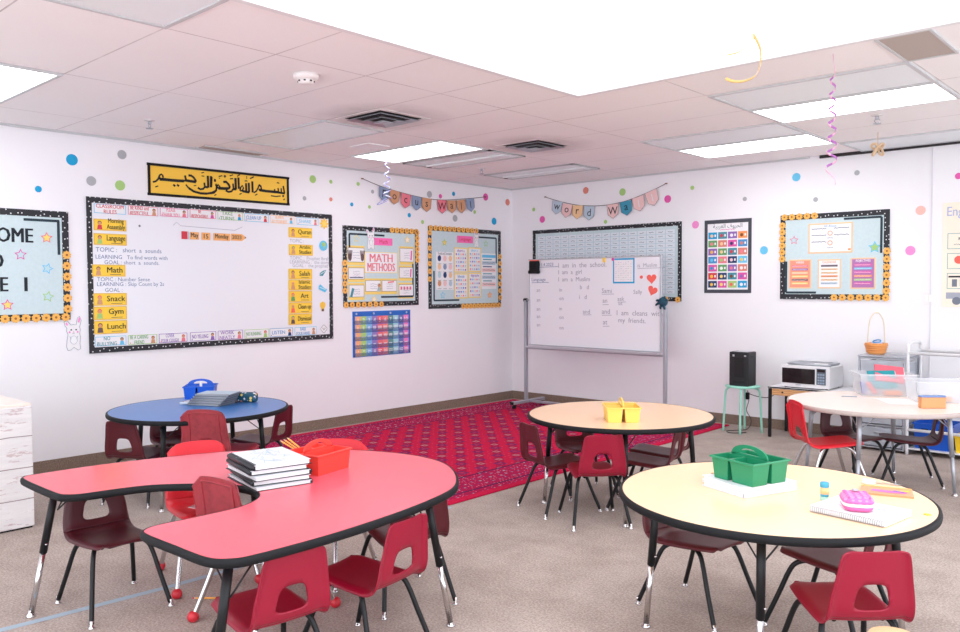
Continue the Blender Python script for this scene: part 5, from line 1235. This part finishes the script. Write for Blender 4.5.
# ------------------------------------------------------------------ rolling whiteboard
t = thing('rolling_whiteboard', 'rolling whiteboard on a grey wheeled stand by the far wall', 'whiteboard', (1.565, -.49, 0))
X0, X1b, ZB0, ZB1 = .692-1.565, 2.466-1.565, .748, 1.772
W, H = X1b-X0, ZB1-ZB0
f = Flat('whiteboard'); f.slab(-W/2+.008, -H/2+.008, W/2-.008, H/2-.008, 'whiteboard', .014)
bx_, bz_ = (X0+X1b)/2+1.565, (ZB0+ZB1)/2
C('pen_ink', (158,158,172), .6)
def wr(x, z, s, h=.062, c='pen_ink', ul=False, bold=0.):
    f.text(s, x-bx_, z-bz_, h, c, 1, bold, 'L')
    if ul: f.line([(x-bx_, z-bz_-h*.55), (x-bx_+h*.55*len(s), z-bz_-h*.5)], .005, c, 1)
wr(.86, 1.705, '11.4.2023', .055, 'ink_blue', True); wr(.74, 1.525, 'Language', .058, 'ink_blue', True)
wr(1.136, 1.690, 'I  am  in  the  school.', .078); wr(1.136, 1.605, 'I  am  a  girl', .07); wr(1.136, 1.530, 'I  am  a  Muslim', .07)
for z in (1.40, 1.285, 1.178, 1.089, .992): wr(.815, z, 'an', .062)
for z in (1.409, 1.305, 1.192, 1.088, .966): wr(1.15, z, random.choice(['an', 'in', 'on']), .062)
wr(1.44, 1.44, 'b   d', .07); wr(1.43, 1.33, 'i   d', .07); wr(1.48, 1.165, 'and', .07, 'pen_ink', True)
wr(1.735, 1.40, 'Sami', .072, 'pen_ink', True); wr(1.745, 1.284, 'an', .072, 'pen_ink', True); wr(1.735, 1.171, 'and', .078, 'pen_ink', True); wr(1.75, 1.049, 'at', .078, 'pen_ink', True)
wr(1.94, 1.312, 'ask', .066, 'pen_ink', True); wr(1.95, 1.262, 'sit', .06); wr(2.14, 1.381, 'Sally', .062)
wr(1.93, 1.160, 'I  am  cleans  with', .078); wr(1.95, 1.072, 'my  friends.', .074); wr(2.19, 1.67, 'is  Muslim', .06, 'ink_grey', True)
f.build('writing_panel', t).matrix_local = Matrix.Translation((-.0, -.008, bz_)) @ Matrix.Rotation(PI/2, 4, 'X')
g = MB('silver')
for cx_, cz_, sx, sz in ((0, ZB1-.008, W, .016), (0, ZB0+.008, W, .016), (X0+.008, bz_, .016, H), (X1b-.008, bz_, .016, H)): g.box(cx_, 0, cz_, sx, .024, sz, .003)
g.build('frame', t)
g = MB('silver'); g.box(0, -.035, ZB0-.018, W, .07, .008, .002); g.box(0, -.069, ZB0-.010, W, .005, .02, .001); g.build('pen_tray', t)
for s, x, zt in ((-1, .63, 1.288), (1, 2.508, 1.29)):
    p = MB('metal_grey').box(x-1.565, 0, (zt+.085)/2, .032, .045, zt-.085, .004).build('post', t)
    MB('edge_black').lathe([(.001, -.022), (.022, -.022), (.022, .022), (.001, .022)], (0, 0, 0), 14).build('pivot_knob', p, loc=(x-1.565-.005, 0, zt)).rotation_euler = (0, PI/2, 0)
    MB('metal_grey').box(x-1.565+.05*(-s)*.5+.0, 0, zt, .05, .02, .02, .003).build('pivot_arm', t)
    b = MB('metal_grey').box(x-1.565+.03, 0, .078, .05, .60, .034, .004).build('base_bar', t)
    MB('edge_black').box(x-1.565+.03, -.302, .078, .052, .006, .036, .002).build('end_cap', b)
    for sy in (-.26, .26):
        c = MB('edge_black'); c.lathe([(.001, -.011), (.026, -.011), (.028, 0), (.026, .011), (.001, .011)], (0, 0, 0), 16)
        c.v = [(q[2], q[0], q[1]+.028) for q in c.v]; c.box(0, .006, .052, .03, .02, .02, .004)
        c.build('caster', t, loc=(x-1.565+.03, sy, 0))
MB('metal_grey').box(0, 0, .082, 1.85, .03, .03, .004).build('cross_bar', t)
MB('metal_grey').box(0, .0, ZB0-.03, 1.85, .03, .024, .004).build('lower_rail', t)
def onboard(x, z, n=0.): return wallm('B', x, z, .49+.008+n)
fr = Flat('paper'); fr.slab(-.136, -.136, .136, .136, 'dot_blue', .0015); fr.rect(-.12, -.118, .12, .118, 'paper', 1)
for i in range(9):
    for j in range(7): fr.wiggle(-.105+j*.031, -.105+j*.031+.02, .095-i*.024, .009, 'pen_rose' if (i+j) % 3 == 0 else 'ink_grey', 2, .003)
tag(fr.build('word_sheet', mat=onboard(2.003, 1.615, .0016)), 'white sheet with thick blue edge on the rolling whiteboard', 'paper')
def heart(x, z, rot, label):
    P = [(.058*math.sin(a)**3*1.0, .0036*(13*math.cos(a)-5*math.cos(2*a)-2*math.cos(3*a)-math.cos(4*a))) for a in [2*PI*k/36 for k in range(36)]][::-1]
    h_ = extrude_flat(P, 'heart', .0015); tag(h_.build('paper_heart', mat=onboard(x, z, .0016) @ Matrix.Rotation(rot, 4, 'Z')), label, 'heart', 'red paper hearts on the rolling whiteboard')
heart(2.347, 1.528, .05, 'upper red paper heart on the rolling whiteboard'); heart(2.359, 1.402, -.35, 'lower tilted red paper heart on the rolling whiteboard')
def magnet(x, z, mat, label): tag(MB(mat).lathe([(.018, 0), (.018, .006), (.014, .009), (.001, .009)], seg=16).build('magnet', mat=onboard(x, z, .0005)), label, 'magnet')
magnet(2.225, 1.545, 'heart', 'pink red round magnet left of the upper heart'); magnet(1.868, 1.742, 'dot_pink', 'pink round magnet at the corner of the blue edged sheet')
tag(MB('yellow_card').box(0, 0, .003, .035, .05, .006, .002).build('magnet', mat=onboard(1.753, 1.738, .0005)), 'yellow rectangular magnet near the top of rolling whiteboard', 'magnet')
t = thing('marker_cup', 'black ribbed magnetic holder with red top at the whiteboard corner', 'holder', mat=onboard(.79, 1.685, .001))
g = MB('edge_black').box(0, 0, .03, .125, .13, .06, .012, seg=3)
for k in range(4): g.box(0, -.04+k*.027, .061, .11, .008, .006, .002)
g.box(-.005, -.065, .03, .15, .04, .055, .012, seg=3); g.build('body', t)
MB('heart').box(.0, .069, .03, .11, .012, .05, .003).build('red_pad', t)
t = thing('cleaning_glove', 'dark teal cloth glove hung on the right post of rolling whiteboard', 'glove', mat=onboard(2.495, 1.285, .02))
g = MB('glove_teal')
bm = bmesh.new(); bmesh.ops.create_icosphere(bm, subdivisions=3, radius=.05)
for v in bm.verts: v.co *= 1+.16*math.sin(9*v.co.x/.05+2)*math.cos(7*v.co.y/.05)
g.bm(bm, True); g.build('palm', t)
for a, l in ((200, .085), (165, .075), (60, .06), (250, .07), (290, .075), (20, .055)):
    d = Vector((math.cos(R(a)), math.sin(R(a)), .1)); MB('glove_teal').tube(smooth_path([d*.02, d*.055+Vector((0, 0, .012)), d*l+Vector((0, -.008, .0))], 5), .017, 10, r2=.009).build('finger', t)

# ------------------------------------------------------------------ stool, speaker, microwave desk
t = thing('stool', 'mint green metal stool under the black speaker', 'stool', (3.3, -.365, 0))
MB('mint').lathe([(.001, .444), (.155, .444), (.168, .448), (.170, .456), (.165, .462), (.001, .462)], seg=40).build('seat', t)
for a in (198, 288, 18, 108):
    d = Vector((math.cos(R(a)), math.sin(R(a)), 0))
    MB('mint').tube(smooth_path([d*.05+Vector((0, 0, .438)), d*.12+Vector((0, 0, .438)), d*.152+Vector((0, 0, .418)), d*.165+Vector((0, 0, .36)), d*.185], 6), .011, 10).build('leg', t)
t = thing('speaker', 'black speaker box standing on the mint stool', 'speaker', (3.305, -.365, .4625))
MB('speaker_black').box(-.006, 0, .168, .20, .18, .336, .01, seg=3).build('cabinet', t)
MB('grille_black').box(-.002, -.0905, .185, .10, .006, .20, .02).build('grille', t)
MB('grille_black').box(-.002, -.0905, .04, .12, .005, .03, .004).build('bass_port', t)
MB('silver').box(-.06, -.091, .30, .02, .003, .02, .003).build('badge', t)
MB('silver').box(.06, -.0915, .30, .022, .003, .014, .003).build('control_plate', t)
for k in range(2): g = MB('grille_black').lathe([(.008, 0), (.008, .002), (.001, .002)], seg=12).build('socket', t, loc=(.0925, -.03+.03*k, .29)); g.rotation_euler = (0, PI/2, 0)
MB('silver').box(0, 0, .3365, .14, .13, .002, .001).build('top_plate', t)
t = thing('power_cord', 'black power cord hanging from the speaker to the floor by the stool', 'cord', (3.3, -.25, 0))
MB('wire_black').tube(smooth_path([(.0, .0, .40), (.0, .03, .30), (-.01, .0, .2), (.03, .02, .10), (.0, .0, .012), (-.07, -.12, .006), (-.12, -.20, .006), (-.06, -.28, .006), (.02, -.24, .006), (.06, -.16, .006)], 8), .004, 6).build('cable', t)
MB('wire_black').tube(smooth_path([(.0, .01, .37), (.10, .02, .345), (.22, .0, .35), (.30, -.03, .40)], 8), .004, 6).build('branch_cable', t)
MB('edge_black').box(0, .0, .345, .035, .03, .07, .006).build('adapter', t)
t = thing('desk', 'narrow wooden desk on black legs under the microwave', 'desk', (4.0, -.25, 0))
MB('paper').box(0, 0, .478, .80, .43, .016, .003).build('desktop', t)
MB('edge_black').box(0, -.2165, .480, .802, .004, .012, .001).build('front_edge', t)
MB('wood_oak').box(.01, -.205, .438, .74, .018, .062, .002).build('drawer_front', t)
for s in (-1, 1): MB('wood_oak').box(s*.382, 0, .438, .018, .38, .062, .002).build('side_apron', t)
for sx in (-1, 1):
    for sy in (-1, 1): MB('metal_black').box(sx*.386, sy*.198, .235, .026, .026, .47, .002).build('leg', t)
MB('ink').lathe([(.008, 0), (.008, .006), (.001, .006)], seg=12).build('knob', t, loc=(-.26, -.214, .438)).rotation_euler = (PI/2, 0, 0)
t = thing('microwave', 'white microwave oven with black door on the desk', 'microwave', (3.935, -.25, .4862))
MB('micro_white').box(0, 0, .112, .455, .36, .204, .012, seg=3).build('case', t)
# slightly bowed front
P = [(-.2275, -.18)]+[(-.2275+.455*k/12, -.18-.016*math.sin(PI*k/12)) for k in range(13)]+[(.2275, -.18), (.2275, -.17), (-.2275, -.17)]
MB('micro_white').prism([(-.2275+.455*k/12, -.182-.016*math.sin(PI*k/12)) for k in range(13)]+[(.2275, -.172), (-.2275, -.172)], .012, .212).build('front_panel', t)
MB('micro_glass').prism([(-.21+.31*k/10, -.186-.016*math.sin(PI*(.04+.68*k/10))) for k in range(11)]+[(.10, -.18), (-.21, -.18)], .048, .188).build('door_glass', t)
MB('micro_panel').box(.155, -.191, .122, .085, .008, .15, .003).build('control_panel', t)
MB('micro_glass').box(.155, -.1955, .178, .07, .003, .026, .001).build('display', t)
for r in range(4):
    for c in range(3): MB('button').box(.133+.022*c, -.196, .142-.026*r, .017, .003, .016, .001).build('button', t)
MB('silver').box(-.05, -.2035, .036, .05, .002, .009, .001).build('badge', t)
for sx in (-.19, .19):
    for sy in (-.14, .14): MB('edge_black').lathe([(.014, 0), (.014, .011)], (sx, sy, 0), 10).build('foot', t)
t = thing('tray', 'shallow silver tray with papers on top of the microwave', 'tray', (3.95, -.25, .7005))
MB('silver').sweep([(-.19,-.13),(.19,-.13),(.19,.13),(-.19,.13)], [(-.19, 0), (0, 0), (.015, .016), (.012, .018), (-.003, .003), (-.19, .003)]).build('pan', t)
MB('paper').box(.07, 0, .006, .12, .16, .004, 0, .3).build('liner', t)

# ------------------------------------------------------------------ drawer tower, basket, rack
t = thing('drawer_tower', 'grey clear plastic drawer tower under the orange basket', 'drawers', (4.62, -.275, 0))
g = MB('metal_grey')
for sx in (-1, 1):
    for sy in (-1, 1): g.box(sx*.185, sy*.205, .42, .018, .018, .80, .004)
for k in range(5): g.box(0, 0, .03+k*.195, .385, .43, .012, .003)
g.build('frame', t); MB('drawer_clear').box(0, 0, .828, .395, .44, .016, .006).build('top', t)
for k in range(4):
    z = .128+k*.195
    d = MB('drawer_clear'); d.box(0, -.212, z, .345, .006, .165, .003); d.box(-.17, 0, z-.01, .004, .41, .145); d.box(.17, 0, z-.01, .004, .41, .145); d.box(0, 0, z-.08, .34, .41, .004)
    dr = d.build('drawer', t); MB('metal_grey').box(0, -.222, z+.04, .11, .018, .018, .006).build('handle', dr)
    for j in range(3):
        col_ = (('toy_blue','paper','pen_mist'), ('paper','pen_peach','pen_mist'), ('pen_rose','paper','toy_blue'), ('pen_mist','orange_card','paper'))[k][j]
        o = MB(col_).box(0, 0, 0, .09, .25, .03+.02*j, .006).build('drawer_item'); o.location = (4.62-.105+.105*j, -.27, z-.076+(.03+.02*j)/2)
        tag(o, '%s bundle in the %s drawer of the clear drawer tower' % (('left', 'middle', 'right')[j], ('bottom', 'second', 'third', 'top')[k]), 'supplies', 'supplies inside the drawer tower')
t = thing('basket', 'orange wicker basket with tall pale hoop handle on drawer tower', 'basket', (4.525, -.32, .8365))
g = MB('wicker').lathe([(.001, 0), (.066, 0), (.071, .01), (.082, .045), (.090, .085), (.094, .09), (.094, .098), (.088, .10), (.084, .092), (.076, .045), (.064, .008), (.001, .006)], seg=36); g.build('bowl', t)
for z in (.02, .04, .06, .08): MB('wicker').tube([((.0735+z*.24)*math.cos(a), (.0735+z*.24)*math.sin(a), z) for a in [2*PI*k/40 for k in range(40)]], .006, 6, True).build('weave_band', t)
d = Vector((.736, .677, 0))
MB('wicker_handle').tube(smooth_path([d*-.078+Vector((0, 0, .04)), d*-.072+Vector((0, 0, .2)), d*-.06+Vector((0, 0, .30)), d*-.03+Vector((0, 0, .355)), Vector((0, 0, .368)), d*.03+Vector((0, 0, .355)), d*.06+Vector((0, 0, .30)), d*.072+Vector((0, 0, .2)), d*.078+Vector((0, 0, .04))], 6), .0055, 8).build('handle', t)
o = MB('lilac'); 
bm = bmesh.new(); bmesh.ops.create_icosphere(bm, subdivisions=3, radius=.06)
for v in bm.verts: v.co.z *= .6; v.co *= 1+.1*math.sin(11*v.co.x/.06)*math.cos(9*v.co.y/.06)
o.bm(bm, True); o.use('blue_ink').tube([(.03*math.cos(a), .045*math.sin(a), .035+.01*math.sin(a)) for a in [2*PI*k/16 for k in range(16)]], .006, 6, True)
tag(o.build('yarn_bundle', loc=(4.532, -.325, .915)), 'lilac and blue bundle lying in the orange basket', 'yarn')
t = thing('utility_rack', 'white metal rack with shelves at the right edge by the wall', 'rack', (5.40, -.29, 0))
for sx in (-1, 1):
    x = sx*.57
    MB('metal_white').tube(smooth_path([(x, -.19, .0), (x, -.19, .5), (x, -.19, .88), (x, -.15, .945), (x, .0, .95), (x, .15, .945), (x, .19, .88), (x, .19, .5), (x, .19, 0)], 6), .013, 10).build('side_frame', t)
    MB('metal_white').tube([(x, -.19, .87), (x, .19, .87)], .011, 8).build('side_rail', t)
for y in (-.19, .19):
    for z in (.87, .215): MB('metal_white').tube([(-.57, y, z), (.57, y, z)], .013, 10).build('rail', t)
for z in (.05,):
    MB('metal_white').box(0, 0, z, 1.13, .37, .012, .003).build('shelf', t)
def bin_(name, x, y, z, w, d, h, mat, label):
    t = thing(name, label, 'bin', (x, y, z)); f = MB(mat); tp = .012
    o = [(-w/2,-d/2),(w/2,-d/2),(w/2,d/2),(-w/2,d/2)]; b = [(px*(1-2*tp/w), py*(1-2*tp/d)) for px, py in o]
    L = [[(px, py, 0) for px, py in b], [(px, py, h) for px, py in o], [(px*.97, py*.97, h) for px, py in o], [(px*.95, py*.95, .006) for px, py in b]]
    vs = [p for l in L for p in l]; fs = [[3,2,1,0],[12,13,14,15]]
    for l in range(3):
        for k in range(4): m = (k+1) % 4; fs.append([l*4+k, l*4+m, l*4+4+m, l*4+4+k])
    f.add(vs, fs); f.build('body', t)
    r = MB(mat); r.sweep(o, [(0, h-.012), (.012, h-.012), (.012, h), (0, h+.001)]); r.sm = [False]*len(r.sm); r.build('rim', t)
    for s in (-1, 1): MB('edge_black').box(s*w*.22, -d/2-.0005, h*.72, w*.18, .004, h*.14, .002).build('grip_slot', t)
bin_('storage_bin', 5.02, -.29, .0565, .30, .30, .22, 'bin_blue', 'blue plastic bin on the lowest shelf of white rack')
bin_('storage_bin', 5.34, -.29, .0565, .32, .30, .14, 'bin_yellow', 'yellow plastic bin on the lowest shelf of white rack')

# ------------------------------------------------------------------ cabinet at the left edge, stool at the bottom edge
t = thing('storage_cabinet', 'low cabinet covered in whitewashed plank paper at the left edge', 'cabinet', (1.13, -6.98, 0))
MB('plank_white').box(0, 0, .377, .74, 1.41, .734, .006).build('body', t)
MB('edge_black').box(0, 0, .006, .72, 1.39, .012).build('plinth', t)
MB('laminate_beige').box(-.01, 0, .752, .74, 1.41, .016, .004).build('top', t)
t = thing('wooden_stool', 'small light wooden stool at the bottom edge behind crimson chair', 'stool', (6.15, -5.545, 0))
MB('wood_light').lathe([(.001, .415), (.062, .415), (.070, .42), (.072, .432), (.066, .442), (.001, .445)], seg=28).build('seat', t)
for a in (30, 150, 270): MB('wood_light').tube([(.035*math.cos(R(a)), .035*math.sin(R(a)), .418), (.085*math.cos(R(a)), .085*math.sin(R(a)), .0)], .012, 10, r2=.009).build('leg', t)

# ------------------------------------------------------------------ light
w = bpy.data.worlds.new('room daylight'); scene.world = w; w.use_nodes = True
w.node_tree.nodes['Background'].inputs[0].default_value = (*lin((240, 246, 255)), 1); w.node_tree.nodes['Background'].inputs[1].default_value = WORLD
vs = scene.view_settings; vs.view_transform = 'Standard'; vs.look = 'None'; vs.gamma = 1; vs.use_curve_mapping = False; vs.exposure = EXPO
